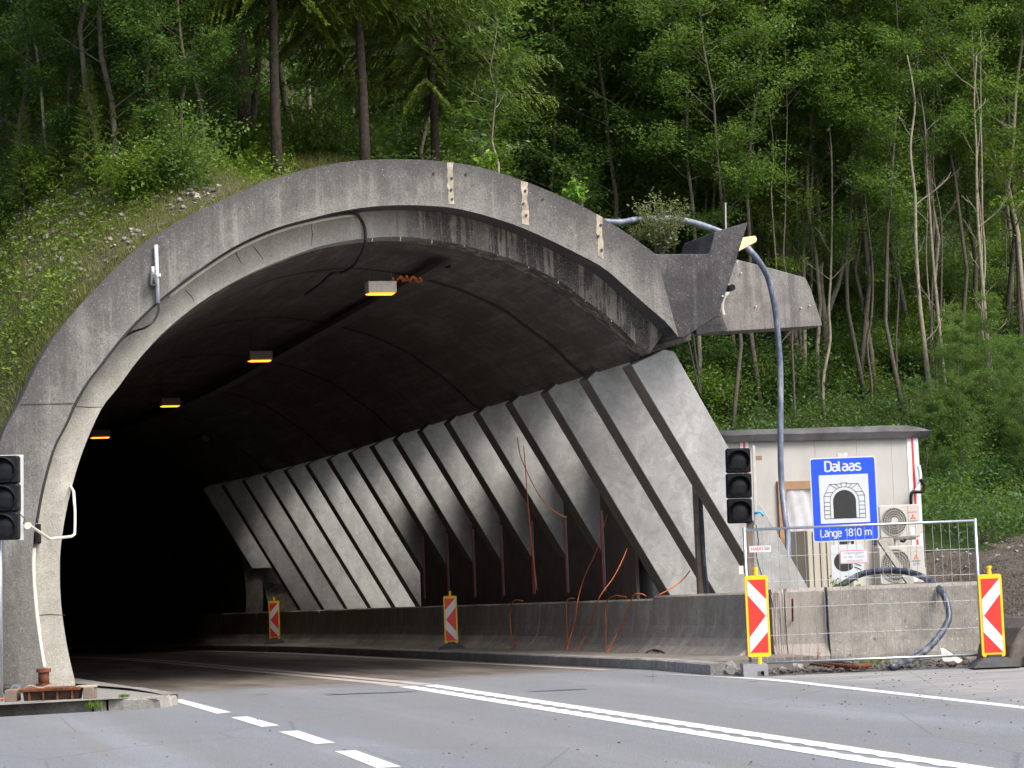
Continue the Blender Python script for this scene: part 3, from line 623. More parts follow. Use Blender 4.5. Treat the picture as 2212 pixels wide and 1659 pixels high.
# antenna / sensor unit
o = thing('sensor_unit','grey sensor box clamped beside a tall pale tube on the ring','sensor',PY(330,600,YF))
m = MB(); m.tube([PY(337,529,YF-.06),PY(341.5,655,YF-.06)], .028, 10); part('tube', m, plain('bluish tube', (.42,.47,.52), .5), o, True, smooth=True)
a,b = PY(321,594,YF), PY(336,620,YF); m = MB(); m.cbox(a.x,b.x,YF-.16,YF,b.z,a.z,.012); c_ = part('casing', m, plain('box grey', (.10,.10,.11), .5), o, True)
m = MB(); m.add([(a.x+.02,YF-.165,b.z+.02),(b.x-.02,YF-.165,b.z+.02),(b.x-.05,YF-.165,b.z+.13)],[(0,1,2)]); sub('sight', m, m_black, c_, o, True)
m = MB(); m.tube([PY(330,576,YF-.08),PY(330,597,YF-.08)], .026, 10); part('camera_head', m, m_alu, o, True, smooth=True)
m = MB(); a = PY(339,596,YF); m.box(a.x-.04,a.x+.04,YF-.1,YF,a.z-.02,a.z+.02); part('clamp', m, m_pvc, o, True)
cable('sensor_cable', [PY(x,y,Y) for x,y,Y in [(342,655,YF-.06),(342,672,YF-.06),(333,692,YF-.05),(315,707,YF-.03),(290,716,YR-.05),(270,727,YR-.08)]], .016, m_cable, 'short grey cable curling from the sensor tube to the joint')

# ---------------------------------------------------------------- barriers
def jersey(name, ys, label, h=1.03, step=0, cx=13.32, wear=.0):
    rows = []
    for y in ys:
        x = cx+cv(y); b = g(y)+.02
        rows.append([(x-.46,y,b),(x-.46,y,b+.12),(x-.30,y,b+.24),(x-.20,y,b+.36),(x-.14,y,b+.55),(x-.11,y,b+h-.03),(x-.08,y,b+h),(x+.08,y,b+h),(x+.11,y,b+h-.03),(x+.14,y,b+.55),(x+.2,y,b+.36),(x+.3,y,b+.24),(x+.46,y,b+.12),(x+.46,y,b)])
    m = MB(); m.grid(rows); n = 14; m.f.append(tuple(range(n))); L = n*(len(rows)-1); m.f.append(tuple(L+k for k in range(n-1,-1,-1)))
    return solo(name, m, m_barr, label, 'barrier', 'concrete barriers beside the gallery pavement')
jersey('concrete_barrier', [30.75,31.6,33.2,35.0], 'nearest profiled concrete barrier, at the foot of the timber post', 1.02)
segs = [(35.03,40.9),(40.95,46.8),(46.85,52.7),(52.75,58.6),(58.65,64.5),(64.55,70)]
labs = ['second profiled barrier from the gallery mouth, draped with bright orange cables','third profiled barrier, behind the nearer shaded striped beacon','fourth profiled barrier into the tunnel','fifth profiled barrier into the tunnel','sixth profiled barrier, right of the farther shaded striped beacon','farthest profiled barrier, behind the farther shaded striped beacon']
for (a,b),l in zip(segs, labs): jersey('concrete_barrier', [a+(b-a)*i/4 for i in range(5)], l, .97)
# outside barriers facing the camera
fa, fb = PZ(1676,1437), PZ(2128,1418); dirv = (fb-fa).normalized(); nrm = Vector((-dirv.y,dirv.x,0))
def front_barrier(s0, s1, label, mat, jag, bit=False, flare=.12):
    k = 14; rows = []
    for i in range(k+1):
        p = fa+(fb-fa)*(s0+(s1-s0)*i/k); j = lambda: random.uniform(-jag,jag)
        e = .05 if (bit and i in (0,k)) else 0
        prof_ = [(0,-.03),(0,.10),(flare,.28),(flare+.02,.6),(flare+.03,1.02-e),(flare+.07,1.07-e),(flare+.28,1.07-e),(flare+.30,0)]
        rows.append([tuple(p+nrm*(a+j())+Vector((0,0,z+j()*.7))) for a,z in prof_])
    m = MB(); m.grid(rows); m.f.append(tuple(range(8))); L = 8*k; m.f.append(tuple(L+q for q in range(7,-1,-1)))
    return solo('concrete_barrier', m, mat, label, 'barrier', 'concrete barriers behind the mesh fence')
def rusty(name):
    t = NT(name); st = t.noise(1.0, 5, t.coord((9,9,.8)), .65, .8)
    big = t.noise(2.0, 5); fine = t.noise(50, 3)
    c = t.mix(t.ramp(big, [(.35,0),(.7,.7)]), (.31,.28,.245), (.22,.195,.17)); c = t.mix(t.ramp(fine, [(.38,.4),(.5,0)]), c, (.12,.1,.09))
    c = t.mix(t.ramp(st, [(.60,0),(.66,.85)]), c, (.16,.06,.025)); t.bump(fine, .15, .006); return t.out(c, .9, .2)
m_barr3 = rusty('rust streaked concrete')
front_barrier(0,.062,'narrow cracked barrier end just right of the left beacon', m_barr3, .012, True)
front_barrier(.066,.262,'short rust streaked barrier with chipped edges', m_barr3, .005, True)
front_barrier(.266,1.0,'long pitted flat faced barrier behind the right half of the fence', m_barr2, .004, False, .03)
m = MB()
for x,y in [(1703,1300),(1703,1330),(1786,1290),(1788,1330)]:
    pass
cable('steel_rod', [PZ(1713,1294,.95)+Vector((0,.02,0)), PZ(1712,1340,.62)+Vector((0,0,0))], .014, m_rust, 'thin rusty rod in the crack of the rust streaked barrier', 'rod')

# ---------------------------------------------------------------- site building
YW = 38.0
bl = thing('site_building','low off-white panel building with grey felt roof edge behind the fence','building',(17,YW,0))
xl, xr = 14.35, 19.62
ztop = PY(1800,948,YW).z
m = MB(); m.box(xl,xr,YW,YW+14.3,-.1,ztop); part('wall', m, m_wall, bl, True)
rows = []
for i in range(25):
    t = i/24; x = 13.9+(19.85-13.9)*t; j = random.uniform(-.006,.006)
    zt = ztop+.20+-.01*math.sin(t*5)+j; drop = .10*sm((t-.93)/.07)
    rows.append([(x,YW-.1+.15*sm((t-.93)/.07),ztop-.02+j*.5),(x,YW-.16,ztop+.10+j),(x,YW-.13+.1*sm((t-.93)/.07),zt-drop),(x,YW+.3,zt-drop+.02),(x,YW+14.5,zt-drop+.02),(x,YW+14.5,ztop)])
m = MB(); m.grid(rows); n = 6; m.f.append(tuple(range(n))); m.f.append(tuple(n*24+k for k in range(n-1,-1,-1))); m.add([rows[0][0],rows[24][0],rows[24][5],rows[0][5]],[(0,1,2,3)])
part('roof', m, m_roofed, bl, True)
for x,w in ((PY(1607,960,YW).x,.16),(xr-.13,.22)):
    m = MB(); m.box(x-w/2,x+w/2,YW-.012,YW,-.05,ztop-.02); s = part('corner_strip', m, plain('white foil', (.68,.70,.74), .35), bl, True)
    m = MB(); m.box(x-.022,x+.022,YW-.017,YW-.012,-.05,ztop-.02); sub('red_line', m, m_red, s, bl, True)
for px in (1690,1760,1850,1925):
    x = PY(px,960,YW).x; m = MB(); m.box(x-.004,x+.004,YW-.004,YW,.0,ztop-.02); part('panel_seam', m, plain('seam grey', (.345,.34,.33), .8), bl, True)
# inner wall facing the gallery: dark boards with foil strips at each fin
XW = 14.0
m = MB(); m.box(XW,XW+.06,37.9,52.4,-.4,3.0); w_ = part('side_wall', m, plain('brown boards', (.11,.085,.07), .85, 0, .25, 3), bl, True)
for k in range(3,10):
    Y = 33.36+2.08*k; zz = g(Y)
    m = MB(); m.box(XW-.012,XW,Y-.13,Y+.0,1.15+zz,2.6+zz); s = part('foil_strip', m, plain('grey foil', (.42,.43,.45), .4), bl, True)
    m = MB(); m.box(XW-.02,XW-.012,Y-.03,Y+.02,1.1+zz,2.6+zz); sub('red_line', m, m_red, s, bl, True)
# doorway
def wq(px, y0, y1): return [PY(x,y,YW) for x,y in px]
a,b = PY(1680,1040,YW), PY(1760,1040,YW)
f_ = thing  # alias guard
m = MB(); m.box(a.x-.03,a.x+.13,YW-.07,YW-.002,-.05,a.z); fr = part('door_post', m, m_wood, bl, True)
m = MB(); m.box(a.x+.13,b.x+.25,YW-.065,YW-.002,a.z-.15,a.z-.005); part('door_lintel', m, m_wood, bl, True)
rows = []
for i in range(20):
    x = a.x+.13+(b.x-a.x+.1)*i/19
    rows.append([(x,YW-.02-.03*math.sin(i*.9+z*2)*math.sin(z*3+i*.3)-.015*random.random(),z) for z in np.linspace(.0,a.z-.15,16)])
m = MB(); m.grid(rows); part('plastic_sheet', m, m_film, bl, True, smooth=True)
m = MB(); P = [(1982,1000),(1983,1030),(1988,1010),(1991,1030),(1986,1052),(1977,1062),(1974,1075),(1974,1095)]
m.tube(smooth_path([PY(x,y,YW-.12) for x,y in [(1984,1005),(1988,1030),(1984,1050),(1976,1065)]],5), .035, 8); part('drain_pipe', m, plain('white pipe', (.62,.64,.68), .4), bl, True, smooth=True)
m = MB(); m.tube(smooth_path([PY(x,y,YW-.16) for x,y in [(1988,1035),(1996,1050),(1990,1062),(1972,1063),(1968,1072),(1968,1092)]],5), .03, 8); part('black_pipe', m, m_black, bl, True, smooth=True)
m = MB(); p = PY(1866,1019,YW); m.box(p.x-.02,p.x+.02,YW-.04,YW,p.z-.07,p.z+.01); p = PY(1864,1020,YW); part('hook', m, m_grille, bl, True)
# cabinets in front of the building
cab = thing('switch_cabinet','tall beige metal cabinet behind the small lights sign','cabinet',(17.2,36.9,0))
a,b = PY(1743,1146,36.9), PY(1800,1150,36.9)
m = MB(); m.cbox(a.x,b.x+.0,36.9,37.6,-.1,a.z,.01); part('body', m, m_cab, cab, True)
m = MB(); 
for px in (1757,1772,1786): x = PY(px,1200,36.9).x; m.box(x-.006,x+.006,36.885,36.9,.1,a.z-.03)
part('panel_seam', m, m_grille, cab, True)
c = thing('heat_unit','pale boxy unit with a slotted side, left of the lower fan unit','unit',(18,37.2,0)); a,b = PY(1803,1146,37.2), PY(1897,1150,37.2)
m = MB(); m.cbox(a.x,b.x,37.25,37.9,-.1,a.z+.02,.01); part('body', m, plain('light beige', (.50,.47,.41), .6, 0, .05, 3), c, True)
m = MB()
for i in range(16):
    z = a.z-.06-i*.062
    m.box(b.x-.10,b.x-.015,37.235,37.25,z-.04,z)
part('louvre', m, m_grille, c, True)
def fan_unit(name, tl, br, label, blue=False):
    Y = 37.0; a, b = PY(*tl,Y), PY(*br,Y); a.z, b.z = a.z, b.z; w = b.x-a.x; h = a.z-b.z
    t = thing(name, label, 'air conditioner', (a.x,Y,b.z), 0, 'fan units on the building wall')
    m = MB(); m.cbox(0,w,0,.32,0,h,.02); body = part('casing', m, m_ac, t)
    cx_, cz_, r = w*.35, h*.5, h*.42
    m = MB(); m.ring_y((cx_,cz_), r*1.0, r*1.08, -.012, 0, 40); part('fan_rim', m, m_ac, t)
    m = MB(); m.disc((cx_,cz_), r, -.002, 40); fan = part('fan_opening', m, m_grille, t)
    m = MB()
    for k in range(36):
        A = 2*math.pi*k/36; A2 = A+.25; m.tube([(cx_+r*.28*math.cos(A),-.02,cz_+r*.28*math.sin(A)),(cx_+r*.65*math.cos(A+.08),-.03,cz_+r*.65*math.sin(A+.08)),(cx_+r*math.cos(A2),-.015,cz_+r*math.sin(A2))], .0032, 4)
    for rr in (.45,.62,.8,.97): m.ring_y((cx_,cz_), r*rr-.003, r*rr+.003, -.03, -.024, 36)
    part('fan_grille', m, m_gwire, t)
    m = MB(); m.cyl_y((cx_,cz_), r*.28, -.035, -.005, 24); part('hub', m, m_ac, t)
    m = MB(); m.box(w*.7,w*.705,-.003,0,.02,h-.02); part('seam', m, m_grille, t)
    lx, lz = w*.82, h*.60 if not blue else h*.68; s = .030
    m = MB()
    for k in range(3):
        A = math.pi/2+k*2*math.pi/3; c0 = Vector((lx,0,lz)); d = Vector((math.cos(A),0,math.sin(A))); e = Vector((-d.z,0,d.x)); q = [c0, c0+d*s+e*s*.55, c0+d*2*s, c0+d*s-e*s*.55]
        m.add([(v.x,-.004,v.z) for v in q], [(0,1,2,3)])
    part('emblem', m, m_red, t)
    lettering('MITSUBISHI', .022, .16, (lx,-.004,lz-.075), m_text, t, .001)
    if blue: lettering('ELECTRIC', .02, .13, (lx,-.004,lz-.125), m_blue, t, .001)
    else:
        m = MB(); m.box(lx-.09,lx+.09,-.004,0,lz+.09,lz+.1); part('red_mark', m, m_red, t)
    m = MB(); m.box(w*.74,w*.84,-.006,0,.03,.2 if blue else .16); part('paper_tag', m, plain('paper tag', (.7,.74,.8), .5), t)
    m = MB(); m.box(.05,.09,.02,.9,-.05,-.005); m.box(w-.09,w-.05,.02,.9,-.05,-.005); m.box(w-.09,w-.05,.86,.9,-.25,-.005); part('bracket', m, m_alu, t)
    m = MB(); m.cbox(w,w+.05,.03,.25,h*.12,h*.4,.01); part('valve_cover', m, m_ac, t)
    m = MB(); m.tube([(w*.55,.1,-.06),(w*.62,.1,-.08),(w*.7,.15,-.05)], .02, 6); part('drain', m, m_black, t)
    return t
fan_unit('fan_unit',(1898,1092),(1990,1159),'upper fan unit on the wall, partly behind the blue sign')
fan_unit('fan_unit',(1898,1180.5),(1999,1259),'lower fan unit on the wall, behind the leaning prop', True)

# ---------------------------------------------------------------- signs
def frame_at(px, py, depthY): return PY(px, py, depthY)
RZ = YAW
sg_c = PY(1824,1078,33.0)
sg = thing('tunnel_sign','large blue information sign with white lettering and tunnel pictogram','sign',(sg_c.x,sg_c.y,sg_c.z),RZ)
W_, H_ = 1.035, 1.315
def rrect(w, h, r, y, n=6):
    P = []
    for cx_,cz_,a0 in ((w/2-r,h/2-r,0),(-w/2+r,h/2-r,90),(-w/2+r,-h/2+r,180),(w/2-r,-h/2+r,270)):
        for k in range(n+1): A = R(a0+90*k/n); P.append((cx_+r*math.cos(A), y, cz_+r*math.sin(A)))
    return P
m = MB(); m.prism(rrect(W_,H_,.045,0), (0,.03,0)); part('panel', m, m_signw, sg)
m = MB(); m.prism(rrect(W_-.04,H_-.04,.035,-.003), (0,.002,0)); part('blue_field', m, m_blue, sg)
zt = H_/2
m = MB(); m.box(-.385,.385,-.006,-.004,zt-1.03,zt-.275); part('white_field', m, m_signw, sg)
zb = zt-.955
def archpts(hw, hs, r, n=20): return [(-hw,0),(-hw,hs)]+[(-r*math.cos(math.pi*k/n), hs+r*math.sin(math.pi*k/n)) for k in range(1,n)]+[(hw,hs),(hw,0)]
m = MB(); m.add([(x,-.008,zb+z) for x,z in archpts(.178,.262,.178)],[tuple(range(len(archpts(.178,.262,.178))))]); part('tunnel_opening', m, m_text, sg)
m = MB(); lw = .007
def pl(P, y=-.009):
    for a,b in zip(P,P[1:]): m.line2((a[0],zb+a[1]),(b[0],zb+b[1]),lw,y)
A1 = archpts(.225,.265,.225)
pl(A1)
oc = [(-.318,0),(-.318,.352),(-.222,.535),(-.05,.535),(-.05,.55),(.05,.55),(.05,.535),(.222,.535),(.318,.352),(.318,0)]
pl(oc); pl([(-.318,0),(.318,0)]); pl([(-.17,0),(.17,0)])
for z in (.065,.13,.195,.255): pl([(-.318,z),(-.225,z)]); pl([(.225,z),(.318,z)])
for a_,o_ in ((158,(.318,.352)),(140,(.29,.405)),(120,(.222,.535)),(108,(.135,.535)),(99,(.04,.55))):
    A = R(a_)
    for s in (-1,1): pl([(s*-.225*math.cos(A)*1.0, .265+.225*math.sin(A)),(s*o_[0],o_[1])])
part('masonry_lines', m, m_text, sg)
lettering('Dalaas', .15, .55, (0,-.0045,zt-.215), m_signw, sg, .006)
lettering('Länge 1810 m', .11, .79, (0,-.0045,zt-1.235), m_signw, sg, .0035)
m = MB(); m.tube([(.05,.06,.72),(.05,.06,-3.0)], .038, 10); part('post', m, m_alu, sg, smooth=True)
m = MB(); m.box(-.07,.06,.03,.1,zt+.0,zt+.06); part('bracket', m, m_alu, sg)
m = MB(); m.box(-.1,.12,.03,.1,-zt-.05,-zt+.02); part('clamp', m, m_grille, sg)
s2c = PY(1830,1213,32.95)
s2 = thing('lights_sign','small white square sign with black headlamp pictogram under the blue sign','sign',s2c,RZ)
m = MB(); m.prism(rrect(.51,.525,.035,0), (0,.02,0)); part('panel', m, m_signw, s2)
m = MB(); P = [(-.05+.155*math.cos(R(a)), -.003, .0+.15*math.sin(R(a))) for a in range(60,301,12)]+[(.06,-.003,-.12),(.06,-.003,.12)]; m.add(P,[tuple(range(len(P)))]); part('headlamp', m, m_text, s2)
m = MB(); m.line2((.075,.12),(.075,-.10),.016,-.003); m.line2((.075,-.10),(.03,-.13),.016,-.003)
for i in range(4):
    for s in (1,-1): pass
    m.line2((.105+.0*i, .08-.055*i),(.215, .05-.062*i),.014,-.003)
part('beam_lines', m, m_text, s2)
m = MB(); a,b = PY(1902,1165,32.9), PY(1984,1285,32.6); d=(b-a).normalized(); n_ = d.cross(Vector((0,1,0))).normalized()*.045
m.prism([a-n_,b-n_,b+n_,a+n_],(0,.06,0)); solo('leaning_prop', m, plain('grey brown bar', (.26,.24,.21), .7), 'straight grey bar leaning from the blue sign down to the barrier', 'prop')

# ---------------------------------------------------------------- traffic lights
def traffic_light(cx_px, cy_px, Y, label, poleto, board, rz, tilt=0):
    c = PY(cx_px, cy_px, Y)
    t = thing('traffic_light', label, 'traffic light', c, rz); t.rotation_euler = (0, R(tilt), rz)
    w, h = .36, 1.08
    m = MB()
    for k in (-1,0,1): m.cbox(-w/2+.006*abs(k),w/2-.006*abs(k),0,.16,k*.36-.176,k*.36+.176,.02)
    part('housing', m, m_black, t)
    if board:
        m = MB(); m.box(-w/2-.0,w/2+.03,.16,.175,-h/2-.0,h/2+.012); part('backboard', m, m_white, t)
    for k in (-1,0,1):
        m = MB(); 
        rows = []
        for rr,yy in ((.150,-.01),(.12,-.028),(.08,-.04),(.04,-.047),(.002,-.05)): rows.append([(rr*math.cos(2*math.pi*q/28), yy, k*.36+rr*math.sin(2*math.pi*q/28)) for q in range(29)])
        m.grid(rows); ls = part('lens', m, m_lens, t, smooth=True)
        m = MB(); m.ring_y((0,k*.36), .150, .164, -.022, .005, 32); sub('lens_ring', m, m_black, ls)
        m = MB(); rows = []
        for q in range(25):
            A = R(-25+230*q/24); L = .15*(.45+.55*math.sin(max(min((A),math.pi),0))) ; rows.append([(.158*math.cos(A),-.02,k*.36+.158*math.sin(A)),(.155*math.cos(A),-.02-L,k*.36+.155*math.sin(A)-.01),(.150*math.cos(A),-.02-L,k*.36+.150*math.sin(A)-.01),(.151*math.cos(A),-.02,k*.36+.151*math.sin(A))])
        m.grid(rows); part('visor', m, m_black, t, smooth=True)
    return t
tl = traffic_light(1597, 1049, 30.6, 'black three lamp traffic light on a timber post beside the fence', 0, False, RZ, 1.0)
m = MB(); m.box(.21,.25,.05,.12,-.56,.57); part('rail', m, m_alu, tl)
m = MB(); m.box(.10,.20,.08,.16,-3.05,-.5); part('post', m, m_woodold, tl)
m = MB(); m.box(.25,.34,.05,.08,.36,.42); part('peg', m, m_wood, tl)
m = MB(); m.tube([(.2,.0,-.40),(.29,-.02,-.38),(.33,-.02,-.44)], .022, 6); part('tape', m, m_bluetape, tl, smooth=True)
cable('signal_cable', [tl.location+Vector(p) for p in [(.22,0,-.5),(.24,-.03,-.8),(.2,-.03,-1.0),(.27,-.03,-1.3),(.36,-.1,-1.6),(.38,-.1,-1.75)]], .008, m_cable, 'thin black wire hanging below the right traffic light')
tl2 = traffic_light(9, 1075, 30.1, 'black traffic light with white backboard at the left edge of the view', 0, True, RZ, 1.2)
m = MB(); m.tube([(-.12,.24,.4),(-.12,.24,-2.9)], .05, 12); part('post', m, m_galv, tl2, smooth=True)
m = MB(); m.box(-.14,-.02,.175,.24,-.3,-.22); m.box(-.14,-.02,.175,.24,.22,.3); part('bracket', m, m_galv, tl2)
m = MB(); m.cyl_y((.27,-.36), .045, .13, .17, 16); part('cap', m, m_pvc, tl2)
cable('signal_cable', [PY(x,y,29.9) for x,y in [(37,1088),(44,1100),(43,1110),(52,1120),(50,1132)]], .006, m_cable, 'thin black wire looping beside the left traffic light')

# ---------------------------------------------------------------- beacons
def make_beacon(right):
    t = thing('striped_beacon','','beacon',(0,0,0),0,'striped beacons along the road edge')
    w,h,z0 = .30,1.06,.13
    m = MB(); m.prism([(x,y,z+z0+h/2) for x,y,z in rrect(w,h,.03,0,3)],(0,.05,0)); part('frame', m, m_yel, t)
    m = MB(); m.box(-.12,.12,-.004,-.001,z0+.055,z0+h-.055); part('red_face', m, m_red, t)
    m = MB(); zc = z0+h/2; s = 1 if right else -1; hh=.475; d=.17
    # white chevron: two bands meeting at the middle on the s side
    x0,x1 = -s*.12, s*.12
    m.add([(x0,-.007,zc+hh),(x0,-.007,zc+hh-.20),(x1,-.007,zc-.0-.02),(x1,-.007,zc+.21)],[(0,1,2,3)])
    m.add([(x0,-.007,zc-hh),(x0,-.007,zc-hh+.20),(x1,-.007,zc+.02-.0),(x1,-.007,zc-.21)],[(0,1,2,3)])
    part('white_chevron', m, m_white, t)
    m = MB(); m.tube([(0,.025,z0+h),(0,.025,z0+h+.11)], .028, 10); m.tube([(0,.025,z0+h+.075),(0,.025,z0+h+.11)], .033, 10); part('knob', m, m_yel, t, smooth=False)
    m = MB(); m.tube([(0,.025,.02),(0,.025,z0)], .03, 8); part('foot_pin', m, m_yel, t)
    return t
bz = RZ
bL = make_beacon(True); p = PZ(1642,1437,.14); bL.location = (p.x,p.y,.14-.02); bL.rotation_euler=(0,0,bz); bL['label'] = 'left beacon of the fence, its white arrow pointing right'
bR = make_beacon(False); p = PZ(2148,1427,.1); bR.location = (p.x,p.y,.02); bR.rotation_euler=(0,0,bz); bR['label'] = 'beacon on a rubber foot at the right end of the fence'
def foot(parent, w=.62):
    m = MB(); m.add([(-w/2,-.2,0),(w/2,-.2,0),(w/2,.3,0),(-w/2,.3,0),(-w/2+.06,-.16,.06),(w/2-.06,-.16,.06),(w/2-.06,.25,.06),(-w/2+.06,.25,.06),(-w/2+.16,-.10,.125),(w/2-.16,-.10,.125),(w/2-.16,.2,.125),(-w/2+.16,.2,.125)],
        [(0,1,5,4),(1,2,6,5),(2,3,7,6),(3,0,4,7),(4,5,9,8),(5,6,10,9),(6,7,11,10),(7,4,8,11),(8,9,10,11),(3,2,1,0)])
    m.box(-.09,.09,-.07,.12,.12,.16)
    return part('rubber_foot', m, m_rubber, parent, bevel=.006)
foot(bR)
p = PG(976,1402,.15); b3 = dup(bR, p, bz, 'nearer of the two shaded beacons in the tunnel')
p2 = PG(594,1390,.15); b4 = dup(bR, p2, bz, 'farther of the two shaded beacons in the tunnel')
b3.scale = (1,1,(114/1.19)/(5000/((p-CAM).length))) ; b3.scale=(1.0,1.0,1.0)
for b,pp,hpx in ((b3,p,103),(b4,p2,82)):
    s = hpx/(5000/((pp-CAM).length))/1.08; b.scale = (s,s,s)
# fence foot block
blk = thing('fence_foot','grey hollow concrete foot block under the left fence post','block',PZ(1634,1461,0),RZ)
m = MB(); P = [(-.165,0),(-.165,.15),(-.155,.16),(.14,.16),(.155,.15),(.16,0),(.105,0),(.105,.065),(.015,.065),(.015,0)]
m.prism([(x,-.0,z) for x,z in P],(0,.42,0)); part('block', m, plain('grey block', (.27,.27,.28), .9, 0, .15, 20, .2, .3), blk)

# ---------------------------------------------------------------- mesh fence
fl, fr_ = PZ(1621,1433,.14), PZ(2122,1414,.14)
fd = fr_-fl; fw = math.hypot(fd.x,fd.y); fa_ = math.atan2(fd.y,fd.x)
fn = thing('mesh_fence','galvanised wire mesh site fence panel with a tubular frame','fence',(fl.x,fl.y,0),fa_)
zb_, zt_ = .14, .14+288/((5000)/((fl-CAM).dot(M3@Vector((0,0,-1)))))
for x,n2 in ((0,'fence_post'),(fw,'fence_post')):
    m = MB(); m.tube([(x,0,.02 if x==0 else .05),(x,0,zt_+.03)], .022, 10); part(n2, m, m_galv, fn, smooth=True)
for z in (zb_,zt_):
    m = MB(); m.tube([(0,0,z),(fw,0,z)], .018, 10); part('rail', m, m_galv, fn, smooth=True)
m = MB(); nx = 27
for i in range(1,nx): x = fw*i/nx; m.tube([(x,-.004,zb_),(x+.004*math.sin(i),-.004,zt_)], .0032, 4)
for zf in (.2,.405,.60,.79): 
    z = zb_+(zt_-zb_)*zf; m.tube([(0,.004,z),(fw/2,.004,z+.004),(fw,.004,z)], .0036, 4)
part('wire_mesh', m, m_wire, fn)
pa = PY(1642,1186,fl.y-.2)
pt = thing('maker_plate','small white plate with red and black lettering wired to the fence','plate',(fl.x,fl.y,0),fa_)
def floc(px,py):   # px -> local x,z on fence plane
    r = ray(px,py); n = Vector((-math.sin(fa_),math.cos(fa_),0)); t = (fl-CAM).dot(n)/r.dot(n); p = CAM+r*t; d = p-fl; return d.x*math.cos(fa_)+d.y*math.sin(fa_), p.z
x0,z0 = floc(1619,1193.5); x1,z1 = floc(1665,1178)
m = MB(); m.box(x0,x1,-.016,-.012,z0,z1); part('plate', m, m_white, pt)
lettering('HAGO', .045, (x1-x0)*.53, (x0+(x1-x0)*.36,-.0165,z0+.025), m_red, pt, .002)
lettering('ZAUN', .045, (x1-x0)*.27, (x0+(x1-x0)*.80,-.0165,z0+.025), m_text, pt, .0)
wn = thing('warning_plate','white plate with red border and grey writing on the fence','plate',(fl.x,fl.y,0),fa_)
x0,z0 = floc(1815,1218.5); x1,z1 = floc(1874.5,1186.5)
m = MB(); m.box(x0,x1,-.016,-.012,z0,z1); part('plate', m, m_white, wn)
m = MB()
for A_,B_ in (((x0+.008,z0+.008),(x1-.008,z0+.008)),((x1-.008,z0+.008),(x1-.008,z1-.008)),((x1-.008,z1-.008),(x0+.008,z1-.008)),((x0+.008,z1-.008),(x0+.008,z0+.008))): m.line2(A_,B_,.007,-.0175)
part('border', m, m_red, wn)
xc = (x0+x1)/2
for i,(tx,wf) in enumerate((('Unbefugten',.70),('ist der Zutritt',.74),('verboten!',.58))): lettering(tx, .034, (x1-x0)*wf, (xc,-.0175,z1-.055-i*.052), m_grey, wn, 0)
m = MB(); x0,z0 = floc(1601,1232); m.box(x0-.03,x0+.03,-.03,-.02,z0-.05,z0+.06); solo_ = thing('paper_tag','small pale tag hanging beside the left fence post','tag',(fl.x,fl.y,0),fa_); part('tag', m, m_pvc, solo_)

# ---------------------------------------------------------------- timber post, hoses, cables
m = MB(); m.prism([PY(1499.5,1050,34.1),PY(1507.5,1050,34.1),PY(1524,1290,34.1),PY(1510.5,1290,34.1)],(0,.09,0)); solo('timber_post', m, m_woodold, 'brown timber post standing behind the barrier at the gallery mouth', 'post')
cable('black_hose', [PY(x,y,34.05) for x,y in [(1512,1055),(1514,1080),(1518,1150),(1522,1220),(1530,1290)]], .03, m_hosed, 'thicker black hose hanging beside the timber post','hose')
cable('black_hose', [PY(x,y,34.0) for x,y in [(1509,1060),(1512,1100),(1514,1160),(1518,1230),(1524,1290)]], .016, m_cable, 'thinner black hose close against the timber post','hose')
hp = [(1270,476,34.6),(1338,480,34.6),(1381,473.6,34.7),(1446,472,34.8),(1495,480,34.9),(1547,497,34.9),(1590,515,34.8),(1613,534,34.8),(1636,560,34.8),(1658.6,599,34.9),(1671.6,652,35),(1678,700.7,35.1),(1684.7,782,35.2),(1686,849,35.2),(1686,949,35.2),(1686.5,1000,35.2),(1689,1051,35.2),(1696,1120,35),(1702,1160,34.9),(1700,1220,34.7),(1690,1300,34.6)]
cable('supply_hose', [PY(*p) for p in hp], .05, m_hose, 'long dusty blue hose arching over the gallery roof and down past the building','hose', n=12)
lp = [(1770,1296,32.2),(1793,1278,32.2),(1818,1263.7,32.1),(1858.6,1241,32),(1899,1233,31.8),(1940,1233,31.5),(1981,1241,31.1),(2018,1261.6,30.3),(2038,1284,29.6),(2048.5,1316.8,29.4),(2046.5,1345,29.3),(2022,1382,29.1),(1989,1412.8,28.9),(1952.5,1431,28.7)]
cable('loop_hose', [PY(*p) for p in lp]+[PZ(1928,1441,.03)], .048, m_hosed, 'thick dark hose looping over the barrier to the ground behind the fence','hose', n=12)
for i,(P,l) in enumerate([([(1745,1431),(1790,1436),(1840,1440),(1880,1437)],'rusty brown pipe lying on the gravel under the fence'),([(1690,1428),(1760,1428),(1820,1433),(1850,1440)],'black hose lying on the gravel at the barrier foot'),([(1700,1432),(1750,1434),(1800,1441)],'short brown rod lying on the gravel by the fence')]):
    cable('ground_pipe', [PZ(x,y,.04) for x,y in P], (.035,.03,.02)[i], (m_rust,m_cable,m_rust)[i], l, 'pipe')
